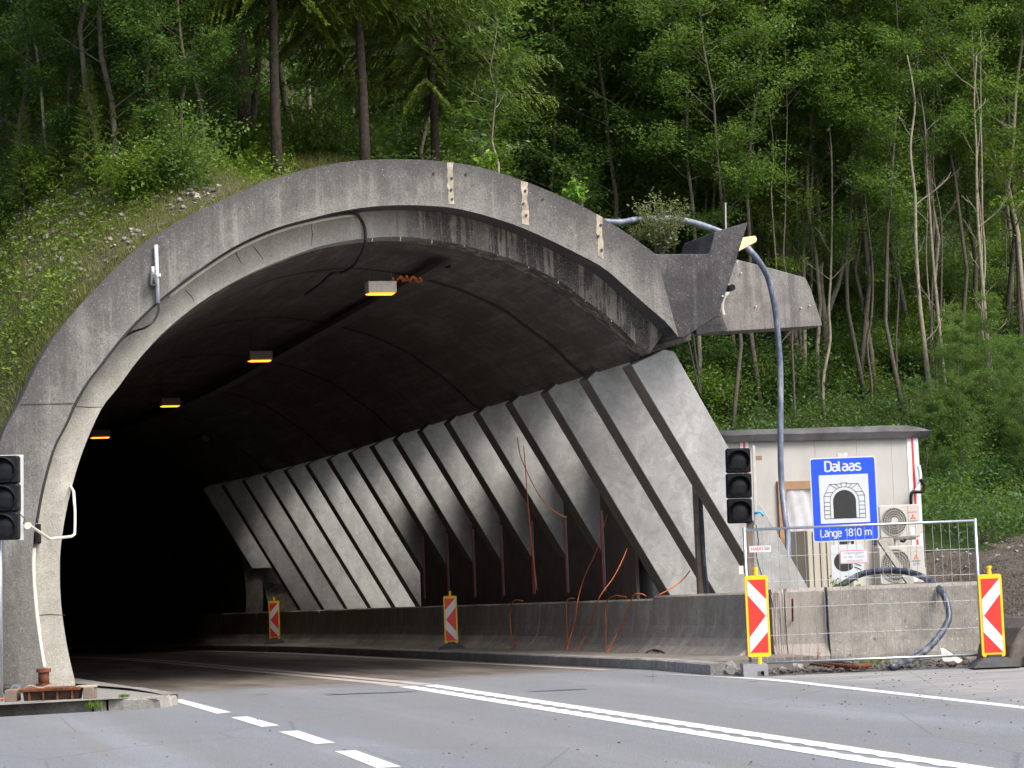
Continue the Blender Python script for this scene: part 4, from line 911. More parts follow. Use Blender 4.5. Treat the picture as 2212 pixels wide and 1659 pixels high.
# yellow chute shell
ch = thing('yellow_chute','pale yellow plastic shell sticking out behind the concrete upstand','chute',PY(1615,525,34.3))
m = MB(); m.prism([PY(x,y,34.2) for x,y in [(1585,548),(1600,541),(1619,531),(1634,522.6),(1636,516),(1632,509),(1608,512.5),(1590,518)]],(0,.28,0)); part('shell', m, m_chute, ch, True, bevel=.012)
m = MB(); m.tube([PY(1567,438,34.6),PY(1568,500,34.6)], .012, 6); solo('thin_rod', m, m_alu, 'thin upright grey rod behind the concrete upstand', 'rod')
m = MB(); m.tube(smooth_path([PY(x,y,35.6) for x,y in [(1575,615),(1573,630),(1563,645),(1560,665),(1563,680)]],4), .03, 8); solo('short_pipe', m, m_pvc, 'short bent pale pipe between the two dark beam ends','pipe')
m = MB(); m.cyl_y((PY(1572,624,35.5).x,PY(1572,624,35.5).z), .055, 35.3, 35.5, 14); solo('floodlight', m, m_black, 'small round black lamp between the two concrete beams','lamp')
for a,b,l in (((1484,724),(1512,850),'left of the two dark wires hanging behind the edge beam'),((1497,722),(1514,850),'right of the two dark wires hanging behind the edge beam')):
    m = MB(); m.tube([PY(*a,35.6),PY(*b,35.2)], .014, 6); solo('hanging_wire', m, m_cable, l, 'wire')
def ocable(pts, label, r=.009, mat=None):
    cable('orange_cable', pts, r, mat or m_orange, label, 'cable', 'orange cables in the gallery')
ocable([PY(x,y,39.3) for x,y in [(1118,945),(1120,962),(1126,990),(1147,1037),(1165,1070),(1187,1096),(1205,1110),(1224,1118)]], 'orange cable sagging in a curve between two fins')
ocable([PY(x,y,39.2) for x,y in [(1131,963),(1135,1010),(1137.5,1047),(1142,1110),(1149,1178),(1160,1275)]], 'orange cable hanging straight down beside the sagging one')
def bc(l, *P, r=.0095, mat=None):   # above barrier in plane 13.05, draped part in plane X
    ocable([PX(x,y,X) for x,y,X in P], l, r, mat)
bc('orange cable slanting from the fin down over the barrier, left of its twin', (1312,1112,13.9),(1298,1158,13.75),(1288,1191,13.6),(1264,1243,13.4),(1249,1292,13.12),(1242,1340,13.08),(1232,1376,12.98),(1221,1416,12.7))
bc('orange cable slanting over the barrier, right of its twin', (1355,1184,13.8),(1343,1213,13.65),(1324,1249,13.45),(1294,1292,13.12),(1275,1347,13.08),(1258,1387,12.95),(1245,1416,12.7))
bc('bright orange cable bending over the step in the barrier top', (1353,1290,13.25),(1341,1288,13.2),(1330,1287,13.15),(1314,1295,13.12),(1308,1315,13.12),(1309,1357,13.08),(1309,1400,12.9),(1306,1423,12.68))
bc('bright orange cable looping over the barrier top beside the timber post', (1395,1288,13.3),(1389,1284,13.25),(1373,1283,13.15),(1363,1298,13.12),(1350,1334,13.1),(1330,1374,13.0),(1306,1424,12.66))
bc('short orange cable climbing right from the barrier to a fin', (1490,1233,14.2),(1474,1253,14.0),(1448,1272,13.7),(1423,1285,13.35))
bc('thin orange cable hanging vertically over the barrier', (1242,1293,13.25),(1230,1293,13.15),(1224,1302,13.12),(1224,1334,13.1),(1226,1383,12.98),(1229,1417,12.68), r=.011)
bc('dim pinkish cable loop over the third barrier', (1130,1298,13.25),(1112,1297,13.15),(1104,1310,13.12),(1102,1340,13.1),(1106,1380,12.98),(1113,1392,12.9),(1098,1405,12.7),(1084,1410,12.6), r=.012)
bc('black cable loop lying at the foot of the nearest barrier', (1386,1425,12.6),(1396,1410,12.75),(1412,1404,12.9),(1430,1408,12.85),(1444,1420,12.7),(1458,1430,12.5), r=.014, mat=m_cable)
bc('second smaller black cable loop at the foot of the nearest barrier', (1400,1426,12.55),(1408,1416,12.7),(1422,1413,12.8),(1436,1417,12.75),(1444,1422,12.7), r=.01, mat=m_cable)

# ---------------------------------------------------------------- rusty pile on the left pavement
pl_ = thing('rusty_steel_frame','rusty ribbed steel plate frame lying on timber blocks','steel frame',PZ(105,1513,.13),RZ)
s_ = 1/168.
m = MB(); m.box(-.36,.40,-.05,.34,.115,.155); part('plate', m, m_rust, pl_, bevel=.006)
m = MB(); m.add([(-.32,0,.115),(.38,0,.115),(.36,.02,.0),(-.31,.02,.0),(-.32,.3,.115),(.38,.3,.115),(.36,.28,.0),(-.31,.28,.0)],[(0,1,2,3),(5,4,7,6),(0,4,5,1),(1,5,6,2),(2,6,7,3),(3,7,4,0)]); part('trough', m, plain('dark rust', (.05,.028,.02), .8, .2, .4, 10), pl_)
for x in (-.235,-.06,.115,.30): m = MB(); m.box(x-.012,x+.012,-.03,.0,.0,.115); part('rib', m, m_rust, pl_)
for x,w,h,l in ((-.47,.15,.15,'left mossy timber block under the rusty frame'),(.50,.13,.14,'right pale timber block beside the rusty frame')):
    c0 = PZ(105,1513,.13); d = Vector((math.cos(RZ),math.sin(RZ),0)); q_ = thing('timber_block', l, 'block', c0+d*x, RZ); m = MB(); m.cbox(-w/2,w/2,-.02,.24,.0,h,.01); part('block', m, m_woodold, q_)
m = MB(); m.box(.34,.58,.02,.22,.142,.162); q_ = thing('plank','short pale plank bridging the frame and the right block','plank',PZ(105,1513,.13),RZ); part('board', m, plain('pale plank', (.42,.36,.3), .8), q_)
fg = thing('rusty_flange_pipe','short rusty flanged pipe standing on the steel plate','pipe',PZ(95,1480,.29),RZ)
m = MB(); m.tube([(0,0,0),(0,0,.19)], .07, 20); part('pipe', m, m_rust, fg, smooth=True)
m = MB(); m.tube([(0,0,.165),(0,0,.21)], .093, 20); part('flange', m, m_rust, fg)
m = MB(); m.tube([(0,0,-.005),(0,0,.02)], .1, 20); part('base_flange', m, m_rust, fg)
c0 = PZ(100,1487,.29)
rows = []
path = smooth_path([Vector(p) for p in [(-.27,0,.0),(-.2,-.03,.045),(-.08,-.06,.01),(.02,-.04,.03),(.12,0,.06),(.2,.03,.055),(.22,.05,.0)]],6)
m = MB(); m.grid([[(p.x,p.y,p.z),(p.x,p.y+.05,p.z+.01)] for p in path]); m.off(c0); solo('webbing_strap', m, plain('tan strap', (.30,.23,.16), .8), 'tan webbing strap curled around the rusty pipe foot', 'strap')
m = MB(); m.tube(smooth_path([PZ(x,y,.19) for x,y in [(-30,1488),(0,1488),(22,1487)]],4), .055, 12); solo('black_pipe_end', m, m_cable, 'black pipe lying at the left edge of the pavement','pipe', smooth=True)
cp = thing('hose_coupling','shiny metal hose coupling at the end of the black pipe','coupling',PZ(34,1488,.2),RZ)
m = MB(); m.ring_y((0,0),.035,.062,-.04,.06,24); part('collar', m, m_galv, cp); m = MB(); m.ring_y((-.02,0),.045,.066,.06,.1,24); part('rubber_seal', m, plain('blue rubber',(.04,.10,.16),.6), cp)
m = MB(); m.tube([PZ(-20,1512,.14),PZ(22,1508,.14)], .012, 6); solo('orange_strip', m, m_orange, 'short orange strip on the left pavement','strip')
# rocks and scraps on the right
for (x,y,r,l) in ((1572,1456,.13,'largest broken rock by the kerb end'),(1597,1455,.06,'small rock beside the largest one'),(1722,1447,.07,'light stone under the fence near the left post'),(1690,1450,.05,'small dark stone in the gravel near the left beacon')):
    m = MB(); p = PZ(x,y,0); rockmesh(m, (p.x,p.y,r*.45), r, .85, 2); solo('loose_rock', m, m_rock, l, 'rock', 'rocks at the kerb end')
m = MB(); p = PZ(2062,1432,0); m.add([(p.x-.12,p.y+.1,.02),(p.x-.1,p.y+.2,.2),(p.x-.03,p.y+.22,.19),(p.x+.15,p.y,.01),(p.x+.02,p.y-.03,.0),(p.x-.02,p.y+.05,.1)],[(0,1,5),(1,2,5),(2,3,5),(3,4,5),(4,0,5)]); solo('torn_sheet', m, m_pvc, 'crumpled pale sheet between barrier and right beacon', 'scrap')
# steel bucket at right edge
bk = thing('digger_bucket','worn dark steel bucket lying at the right edge','bucket',PZ(2215,1440,0))
c0 = PZ(2215,1441,0); 
prof_ = [(0-.25,0),(-.17,.28),(-.02,.5),(.2,.62),(.5,.62),(.5,0)]
m = MB(); m.prism([(c0.x+x,c0.y,z) for x,z in prof_],(0,.9,0)); part('shell', m, plain('worn steel', (.12,.10,.09), .6, .5, .35, 6), bk, True, bevel=.02)
m = MB(); m.box(c0.x-.02,c0.x+.1,c0.y-.08,c0.y,.0,.14); part('tooth', m, m_rock, bk, True)

# ---------------------------------------------------------------- terrain
ringx = [p.x for p in Po]; ringz = [p.z for p in Po]
def ring_z(x):
    best = 3.2
    for i in range(len(Po)-1):
        a,b = Po[i],Po[i+1]
        if a.x <= x <= b.x and b.x>a.x: best = max(best, a.z+(b.z-a.z)*(x-a.x)/(b.x-a.x))
    return best
def nz(x,y): return .12*math.sin(x*1.3+y*.7)+.10*math.sin(x*.6-y*1.1+2)+.06*math.sin(x*2.7+y*2.1)
def hl(x,y):
    if x < 2.0:
        a = 3.3; s = .62
        z = a+s*(y-33)
        if y > 44: z = a+s*11+.5*(y-44)
        return max(z,-.2)+nz(x,y)*min(1,abs(y-33)/2+.1)
    xx = min(max(x,2.9),12.45); a = ring_z(xx)-.22
    c = sm((x-3.5)/4.5); s = .62*(1-c)+.2*c; s = s*(1-sm((x-9.5)/3.5))+.05*sm((x-9.5)/3.5)
    d = y-33.3
    z = a+s*min(d,11)+(.5*(1-c)+.42*c)*max(d-11,0)
    return z+nz(x,y)*min(1,max(d,0)/2.5)*(.3+.7*(1-sm((x-10)/3)))
def hr(x,y):
    s = .3*(x-20)+.954*(y-38)
    z = 1.25*sm((x-15.6)/3.8)*sm((y-31.2)/4+.15*(x-17))+.13*max(0,min(s,14))+.5*max(0,s-13)
    z += .45*math.exp(-((x-22.6)**2+(y-36.5)**2)/6)
    z *= max(sm((x-15.2)/5.5), sm((y-67)/5))
    far = sm((y-67)/8)*(1-sm((x-13.3)/9))
    z = z*(1-far)+hl(13.3,y)*far
    return z+(nz(x,y)*.6+.09*math.sin(x*4.1+y*2.3)*math.sin(y*3.7-x))*sm((z-.2)/1.0)-.03
def terrain(name, xs, ys, h, mats, sel, skirt=None):
    m = MB(); rows = [[(x,y,h(x,y)) for x in xs] for y in ys]; m.grid(rows)
    if skirt is not None: m.grid([[(xs[-1],y,h(xs[-1],y)),(xs[-1]+.02,y,skirt+g(y))] for y in ys])
    o = solo(name, m, mats, kind='structure', smooth=True)
    for f in o.data.polygons: f.material_index = sel(f.center)
    return o
fy = [33.3+.45*i for i in range(40)]+[51.5+1.5*i for i in range(12)]+[70+5*i for i in range(26)]
fx = [-60,-40,-25,-15,-9,-6,-4,-3,-2,-1,0,.7,1.3,1.7]+[2.0+.4*i for i in range(28)]+[13.2]
terrain('hillside_left', fx, fy, hl, [m_soil, m_scree], lambda c: 1 if c.y < 41+.6*math.sin(c.x*2) and c.x < 8 else 0, 5.4)
m = MB(); m.grid([[(x,y,max(hl(x,33.3)+.6*(y-33.3),-.1)+(nz(x,y) if y<33.2 else 0)*.5) for x in [-60,-40,-25,-15,-9,-6,-4,-2,-1,0,.7,1.3,1.7]] for y in [26.5,27.5,28.5,29.5,30.5,31.5,32.5,33.3]]); solo('hillside_front', m, m_scree, kind='structure', smooth=True)
fx = [13.25]+[13.8+.6*i for i in range(8)]+[18.4+.3*i for i in range(20)]+[24.6+.6*i for i in range(10)]+[31+1.5*i for i in range(14)]+[53,58,64,72,84,100]
fy = [30.5+.5*i for i in range(50)]+[56+2*i for i in range(15)]+[88,94,102,112,125,140,160,200]
terrain('hillside_right', fx, fy, lambda x,y: hr(x,y) if y>30.6 else -.03, [m_soil, m_mound], lambda c: 1 if (c.y < 39.6+.5*math.sin(c.x*1.7) or c.x < 19.5) else 0)
def H_at(x,y):
    return hl(x,y) if x < 13.2 else hr(x,y)

# ---------------------------------------------------------------- vegetation
def quad_mesh(name, C, T, B, tint, mat):
    n = len(C); V = np.empty((n,4,3), np.float32)
    V[:,0] = C-T; V[:,1] = C+B; V[:,2] = C+T; V[:,3] = C-B
    me = bpy.data.meshes.new(name); me.vertices.add(4*n); me.vertices.foreach_set('co', V.ravel())
    me.loops.add(4*n); me.loops.foreach_set('vertex_index', np.arange(4*n, dtype=np.int32))
    me.polygons.add(n); me.polygons.foreach_set('loop_start', np.arange(0,4*n,4,dtype=np.int32)); me.polygons.foreach_set('loop_total', np.full(n,4,np.int32))
    me.update(); a = me.attributes.new('tint','FLOAT','FACE'); a.data.foreach_set('value', tint.astype(np.float32))
    me.materials.append(mat); return me
def leaf_arrays(centers, per, rad, size, flat=.6, droop=.3, tint=None, squash=.6, asp=.5):
    C = np.repeat(np.asarray(centers, float), per, 0); n = len(C)
    off = rng.normal(size=(n,3))*rad; off[:,2] *= squash; off[:,2] -= droop*np.hypot(off[:,0],off[:,1])
    C = C+off
    nrm = rng.normal(size=(n,3)); nrm[:,2] = np.abs(nrm[:,2])+flat*2; nrm /= np.linalg.norm(nrm,axis=1)[:,None]
    t = rng.normal(size=(n,3)); t -= nrm*(t*nrm).sum(1)[:,None]; t /= np.linalg.norm(t,axis=1)[:,None]
    b = np.cross(nrm,t); s = size*rng.uniform(.6,1.25,n)[:,None]
    tb = np.repeat(rng.normal(.45,.17,len(centers)) if tint is None else tint, per)+rng.normal(0,.1,n)
    return C, t*s, b*s*asp, np.clip(tb,0,1)
def limb_path(p0, d, L, curve, k=5, wob=.06):
    P = [Vector(p0)]; d = Vector(d).normalized()
    for i in range(k):
        d = (d+Vector((random.gauss(0,wob),random.gauss(0,wob),curve/k))).normalized(); P.append(P[-1]+d*L/k)
    return P
def broadleaf(H, cb, spread, nl, leaf, size, per, r0, lean=0, mat=None, bark=None, dens=1.0, wob=.10, fork=False, bare=False):
    tk = MB(); cs = []; k = 12; P = []; x = y = 0
    for i in range(k+1):
        P.append(Vector((x,y,H*i/k-.2*(i==0)))); x += random.gauss(lean,wob); y += random.gauss(0,wob)
    tk.tube(P, [r0*(1-.88*i/k)*(1.25 if i==0 else 1) for i in range(k+1)], 7)
    def at(h): t = min(max(h/H*k,0),k-.001); i = int(t); return P[i].lerp(P[i+1], t-i)
    for q in range(nl):
        h = H*(cb+(1-cb)*(q+random.random())/nl); f = (h/H-cb)/(1-cb)
        L = spread*(math.sin(math.pi*min(1,.22+.72*f))**.8)*random.uniform(.6,1.25); A = random.uniform(0,6.283)
        up_ = random.uniform(.25,.9)
        lp_ = limb_path(at(h), (math.cos(A),math.sin(A),up_), L, random.uniform(-.2,.5))
        rr = r0*.2*(1-.7*f); tk.tube(lp_, [rr*(1-.8*i/5)+.006 for i in range(6)], 4, False)
        for s in range(int((5 if bare else 4)+L*2.2)):
            t = random.uniform(.3,1)*4.999; i = int(t); b0 = lp_[i].lerp(lp_[i+1], t-i)
            A2 = A+random.gauss(0,1.0); l2 = random.uniform(.3,.55)*L*.7+.15
            tw = limb_path(b0, (math.cos(A2),math.sin(A2),random.uniform(-.1,.6)), l2, .1, 3)
            if bare or random.random() < .35: tk.tube(tw, [.009,.007,.005,.003], 3, False)
            for p in tw[1:]:
                if random.random() < dens: cs.append(tuple(p))
    cs.append(tuple(P[-1]))
    return tk, cs
def proto(name, label, cat, group, tk, lm, bark, crown='crown'):
    t = thing(name, label, cat, (0,0,-500), 0, group); part('trunk', tk, bark, t, smooth=True)
    if lm is not None: new_obj(crown, lm, t)
    return t
protos = []
specs = [ # H, crown base, spread, limbs, leafsize, per, trunk r, mat, bark, dens
 (15,.20,2.5,46,.055,32,.075,m_leafm,m_bark,.9),
 (17,.26,2.4,46,.055,30,.085,m_leafm,m_barkp,.85),
 (13,.12,2.5,44,.058,32,.09,m_leafd,m_bark,.95),
 (14,.24,2.1,40,.052,30,.07,m_leafg,m_barkp,.9),
 (11,.08,2.3,42,.058,30,.07,m_leafd,m_bark,.95),
 (16,.18,2.9,50,.055,30,.09,m_leafm,m_bark,.85),
 (13,.30,2.2,44,.060,26,.07,m_leafw,m_barkp,.85),
 (15,.36,2.2,40,.055,32,.06,m_leafm,m_barkp,.9),
 (17,.34,2.3,42,.055,32,.07,m_leafm,m_bark,.9),
 (14,.40,2.1,36,.055,30,.055,m_leafg,m_barkp,.85)]
for i,(Hh,cb,sp,nl,ls,per,r0,lm,bk_,dn) in enumerate(specs):
    tk, cs = broadleaf(Hh,cb,sp,nl,None,ls,per,r0,0,wob=.13,dens=dn)
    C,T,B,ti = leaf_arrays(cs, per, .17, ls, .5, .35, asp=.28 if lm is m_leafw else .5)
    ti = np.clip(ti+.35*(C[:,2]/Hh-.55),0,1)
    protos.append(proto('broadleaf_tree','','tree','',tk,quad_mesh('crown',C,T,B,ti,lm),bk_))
def bush(Rr, n, mat, size, per=14, h=1.0):
    tk = MB(); cs = []
    for i in range(n):
        A = random.uniform(0,6.283); lp_ = limb_path((random.gauss(0,Rr*.15),random.gauss(0,Rr*.15),-.1), (math.cos(A)*.7,math.sin(A)*.7,random.uniform(.5,1.6)*h), Rr*random.uniform(.6,1.3), -.2, 4)
        tk.tube(lp_, [.016,.012,.009,.006,.004], 4, False); cs += [tuple(p+Vector((random.gauss(0,.08*Rr),random.gauss(0,.08*Rr),0))) for p in lp_[1:] for _ in range(2)]
    C,T,B,ti = leaf_arrays(cs, per*2, .14*max(Rr,.7), size, .5, .25); return tk, quad_mesh('foliage',C,T,B,ti,mat)
bushes = []
for Rr,n,mt,sz in ((1.1,30,m_leafg,.04),(1.4,36,m_leafm,.042),(1.2,32,m_leafd,.045),(.8,22,m_leafg,.036)):
    tk, lm = bush(Rr,n,mt,sz); bushes.append(proto('shrub','','shrub','',tk,lm,m_bark,'foliage'))
def conifer(H, cb, spread, r0, nw, seed, dens=1.0):
    random.seed(seed); tk = MB(); k = 12; P = [Vector((random.gauss(0,.03)*i*.4,random.gauss(0,.03)*i*.4,H*i/k-.2*(i==0))) for i in range(k+1)]
    tk.tube(P, [r0*(1-.93*i/k)*(1.3 if i==0 else 1) for i in range(k+1)], 10)
    C = []; T = []; tint = []
    for w in range(nw):
        f = w/nw; h = H*(cb+(1-cb)*f); nb = 5 if random.random()<.6 else 6; a0 = random.uniform(0,6.28)
        t_ = min(h/H*k,k-.01); i_ = int(t_); base = P[i_].lerp(P[i_+1], t_-i_)
        for b in range(nb):
            A = a0+b*6.283/nb+random.gauss(0,.2); L = spread*(1-f)**.75*random.uniform(.65,1.15)+.15
            lp_ = limb_path(base+Vector((0,0,random.uniform(-.15,.15))), (math.cos(A),math.sin(A),-.05+.5*f), L, .30-.36*(1-f), 6, .04)
            tk.tube(lp_, [max(.028*(1-f)*(1-i/7.),.004) for i in range(7)], 4, False)
            tb = random.gauss(.42,.15)
            for s in range(int(L*26*dens)):
                t = random.uniform(.18,1)*5.999; i = int(t); b0 = lp_[i].lerp(lp_[i+1], t-i); d = (lp_[i+1]-lp_[i]).normalized()
                sd = random.choice((-1,1)); side = Vector((-d.y,d.x,0))*sd
                l2 = (1-t/6*.75)*L*.42*random.uniform(.5,1.1)+.06; dd = (d*.8+side*.9+Vector((0,0,-.25-.35*(1-f)))).normalized()
                nseg = max(2,int(l2/.055)); 
                for q in range(nseg):
                    p = b0+dd*l2*(q+.5)/nseg+Vector((0,0,-.12*(q/nseg)**2*l2*3))
                    for z_ in (0,1):
                        tv = (dd+Vector((random.gauss(0,.5),random.gauss(0,.5),random.gauss(-.15,.3)))).normalized()
                        C.append(p[:]); T.append(tv[:]); tint.append(tb+.25*(q/nseg)+random.gauss(0,.1)+.1*t/6)
    C = np.array(C); T = np.array(T); n = len(C)
    nr = rng.normal(size=(n,3)); nr[:,2] += 1.0; B = np.cross(T,nr); B /= np.linalg.norm(B,axis=1)[:,None]
    return tk, C, T*.062, B*.0155, np.clip(np.array(tint),0,1)
con = []
for (Hh,cb,sp,r0,nw,sd) in ((17,.19,3.1,.085,38,11),(18,.19,2.7,.10,38,12),(20,.26,3.0,.19,36,13)):
    tk,C,T,B,ti = conifer(Hh,cb,sp,r0,nw,sd); con.append(proto('spruce_tree','','tree','',tk,quad_mesh('crown',C,T,B,ti,m_need),m_barkb))
random.seed(77)
def put(src, x, y, rz, s, label, group=None, dz=0, use=set()):
    z = H_at(x,y)-.1+dz
    if id(src) not in use:
        use.add(id(src)); o = src; o.location = (x,y,z); o.rotation_euler = (0,0,rz); o.scale = (s,s,s); o['label'] = label
    else: o = dup(src, (x,y,z), rz, label, (s,s,s))
    if group: o['group'] = group
    elif 'group' in o: del o['group']
    return o
def spot(px, py, Y): p = PY(px,py,Y); return p.x, p.y
# single spruces over the tunnel
for px,Y,c,s,rz,l in ((790,38.5,0,1.0,.4,'spruce with slim grey trunk rising right above the crown of the arch'),(600,38.0,0,1.02,2.0,'slim leaning spruce standing just left of the arch crown'),(525,44,2,1.0,1.0,'spruce with the thick dark trunk left of the two slim ones'),(45,43,2,.95,3.0,'spruce with thick brown trunk in the upper left corner')):
    x,y = spot(px,400,Y); put(con[c], x, y, rz, s, l)
x,y = spot(940,350,41); put(con[1], x, y, .3, .9, 'bright green spruce spreading above the right shoulder of the arch')
for i,(px,Y) in enumerate(((2140,66),(2060,74),(1890,84))):
    x,y = spot(px,900,Y); put(con[1], x, y, i*1.3, 1.1, 'dark spruce among the broadleaf trees high on the right slope', 'dark spruces on the right slope')
# rows of broadleaf trees
def okp(x,y):
    if 12.6 < x < 21.5 and y < 54: return False
    if 12.6 < x < 15.5 and y < 67: return False
    return True
cnt = 0
GL = {0:('tall pale stemmed broadleaf tree in the forest on the right slope'),1:('tall grey stemmed broadleaf tree in the forest on the right slope'),2:('dark bushy broadleaf tree in the forest on the right slope'),3:('slender light green tree in the forest on the right slope'),4:('low dark broadleaf tree in the forest on the right slope'),5:('broad dark crowned tree in the forest on the right slope'),6:('silvery green willow like tree in the forest on the right slope'),7:('tall tree with a long bare pale stem in the forest on the right slope'),8:('tall dark tree with a long bare pale stem in the forest on the right slope'),9:('slim green tree with a long bare pale stem in the forest on the right slope')}
for Y0,n,x0_,x1_ in ((54.5,8,1500,2300),(57,14,1330,2300),(61,15,1200,2320),(66,17,1100,2330),(72,18,1050,2330),(79,18,1000,2330),(88,18,950,2330),(98,17,900,2330)):
    for i in range(n):
        px = x0_+(x1_-x0_)*(i+random.uniform(.1,.9))/n; Y = Y0+random.uniform(-2.2,2.2); x,y = spot(px,900,Y)
        if not okp(x,y): continue
        k = random.choice((0,1,2,3,4,5,0,1,5,6,3,6))
        if px > 1480 and Y < 63.5: k = random.choice((7,8,9,7,8,0,3))
        put(protos[k], x, y, random.uniform(0,6.28), random.uniform(.85,1.15), GL[k], 'broadleaf trees of the right slope'); cnt += 1
for Y0,n,x0_,x1_ in ((42,6,-60,430),(46,9,-60,1150),(52,10,-60,1300),(59,11,-60,1300),(67,11,-60,1250),(77,10,-60,1200)):
    for i in range(n):
        px = x0_+(x1_-x0_)*(i+random.uniform(.1,.9))/n; Y = Y0+random.uniform(-2,2); x,y = spot(px,500,Y)
        if not okp(x,y): continue
        k = random.choice((3,3,0,6,5,3)); put(protos[k], x, y, random.uniform(0,6.28), random.uniform(.75,1.05), GL[k].replace('right slope','slope above the tunnel'), 'broadleaf trees above the tunnel'); cnt += 1
# young spruces and low trees at the foot of the left forest
def edge_Y(px, py):
    Y = 34.0
    while Y < 46:
        p = PY(px,py,Y)
        if hl(p.x,Y) >= p.z: break
        Y += .1
    return Y
def edge_py(px):
    K = [(-100,500),(0,485),(150,465),(300,430),(450,405),(560,385),(900,340)]
    for (a,b),(c,d_) in zip(K,K[1:]):
        if px <= c: return b+(d_-b)*(px-a)/(c-a)
    return 340
for i in range(8):
    px = -60+i*62+random.uniform(-14,14); Y = edge_Y(px,edge_py(px))+random.uniform(-.2,1.0); x,y = spot(px,500,Y)
    put(con[i%3], x, y, random.uniform(0,6.28), random.uniform(.08,.14), 'small bushy spruce at the foot of the left forest', 'young spruces of the left slope')
for i in range(12):
    px = -60+i*44+random.uniform(-14,14); Y = edge_Y(px,edge_py(px))+random.uniform(.5,2.5); x,y = spot(px,500,Y)
    if 470 < px < 585: continue
    put(protos[(3,4,0,2)[i%4]], x, y, random.uniform(0,6.28), random.uniform(.45,.7), 'bushy low broadleaf tree at the foot of the left forest', 'low trees of the left slope')
# young trees and shrubs
sap = []
for i,(mt,bk_) in enumerate(((m_leafg,m_bark),(m_leafm,m_barkp))):
    tk, cs = broadleaf(5,.25,1.1,18,None,.06,12,.035,0,wob=.07,dens=.7); C,T,B,ti = leaf_arrays(cs, 12, .12, .06, .5, .25); sap.append(proto('young_tree','','young tree','',tk,quad_mesh('crown',C,T,B,ti,mt),bk_))
for i in range(34):
    px = random.uniform(-30,1300); Y = random.uniform(40.5,46) if px<800 else random.uniform(38,48); x,y = spot(px,400,Y)
    if not okp(x,y) or (470 < px < 840 and Y < 46 and i%6): continue
    put(sap[i%2], x, y, random.uniform(0,6.28), random.uniform(.55,1.1), 'slim young tree above the tunnel portal' if i%2 else 'light green young tree above the tunnel portal', 'young trees above the portal')
for i in range(60):
    px = random.uniform(-30,1320); Y = random.uniform(39.5,50) if i%3 else edge_Y(px,edge_py(px))+random.uniform(-.3,1.5); x,y = spot(px,450,Y); k = random.choice((0,3,0,1,2))
    if not okp(x,y) or (470 < px < 840 and Y < 46 and i%5): continue
    put(bushes[k], x, y, random.uniform(0,6.28), random.uniform(.6,1.15), ('leafy shrub under the trees above the tunnel','mid green shrub under the trees above the tunnel','dark shrub under the trees above the tunnel','small light green shrub above the tunnel')[k], 'shrubs above the tunnel')
for i in range(80):
    px = random.uniform(1420,2300); Y = random.uniform(44 if px>2010 else 55,62); x,y = spot(px,1000,Y)
    if not okp(x,y): continue
    if px < 2000 and Y > 58 and i%2: continue
    k = random.choice((1,2,2,0)); put(bushes[k], x, y, random.uniform(0,6.28), random.uniform(.7,1.3), ('leafy shrub at the forest edge behind the building','mid green shrub at the forest edge behind the building','dark shrub at the forest edge behind the building')[k], 'shrubs at the forest edge')
# pale standing trunks seen behind the building
def stem(pts, r, label, name='pale_tree', branches=0, mat=None, side=.8):
    pts = list(pts); far_ = pts[-1][2] > 50
    while far_ and pts[-1][1] > 120: a_, b_ = pts[-2], pts[-1]; pts.append((b_[0]+random.gauss(-3,6), b_[1]-100, b_[2]))
    P = smooth_path([PY(*p) for p in pts], 4); m = MB(); n = len(P); m.tube(P, [r*(1-.85*i/n) for i in range(n)], 8)
    t = thing(name, label, 'tree', P[0])
    for i in range(branches):
        k = random.randint(int(n*.25), n-1); A = random.uniform(0,6.28); L = random.uniform(.5,1.8)*side
        lp_ = limb_path(P[k], (math.cos(A),math.sin(A)*.6,.8), L, .3, 6, .14); m.tube(lp_, [r*.17*(1-i_/7.)+.004 for i_ in range(7)], 4, False)
        for q in range(3): m.tube(limb_path(lp_[2+q], (math.cos(A+random.gauss(0,.8)),math.sin(A),.7), L*.45, .2, 4, .12), [.008,.007,.006,.005,.003], 3, False)
    part('trunk', m, mat or m_barkp, t, True, smooth=True)
    return t
stem([(1722,960,57),(1716,850,57),(1709,740,57),(1700,600,57),(1697,480,57),(1690,330,57),(1680,180,57)], .13, 'pale straight trunk just right of the blue hose', branches=9)
stem([(1712,960,58),(1704,800,58),(1698,700,58),(1688,560,58),(1680,420,58),(1668,250,58)], .10, 'thinner pale trunk behind the blue hose', branches=6)
stem([(1774,960,56),(1777,860,56),(1784,740,56),(1780,680,56),(1774,620,56),(1770,500,56),(1765,380,56),(1757,200,56)], .12, 'pale forked trunk above the roof middle', branches=8)
stem([(1784,690,56),(1797,650,56),(1812,610,56),(1826,540,56),(1840,440,56),(1850,330,56)], .08, 'slanting right fork of the pale trunk above the roof', branches=4)
stem([(2025,1000,52),(2013,980,52),(2008,940,52),(2014,890,52),(2005,820,52),(1996,740,52),(1985,640,52),(1978,520,52)], .10, 'pale trunk with a crooked foot right of the roof corner', branches=7)
stem([(2070,1040,54),(2060,990,54),(2048,920,54),(2040,820,54),(2028,700,54),(2015,560,54)], .07, 'thin grey trunk between roof corner and right edge', branches=6)
stem([(2160,985,53),(2146,900,53),(2140,800,53),(2128,680,53),(2115,520,53),(2110,420,53)], .075, 'thin pale trunk right of the middle of the right forest', branches=6)
stem([(2215,900,56),(2205,700,56),(2200,560,56),(2190,420,56),(2180,300,56),(2176,180,56),(2170,0,56),(2168,-120,56)], .10, 'leafless grey tree with fine upright twigs at the right edge', 'bare_tree', 26, m_bark, 1.6)
stem([(1597,800,57),(1590,760,57),(1605,850,57)][:1]+[(1585,740,57),(1572,640,57),(1565,560,57)], .06, 'thin trunk seen under the cantilever beam', branches=3)
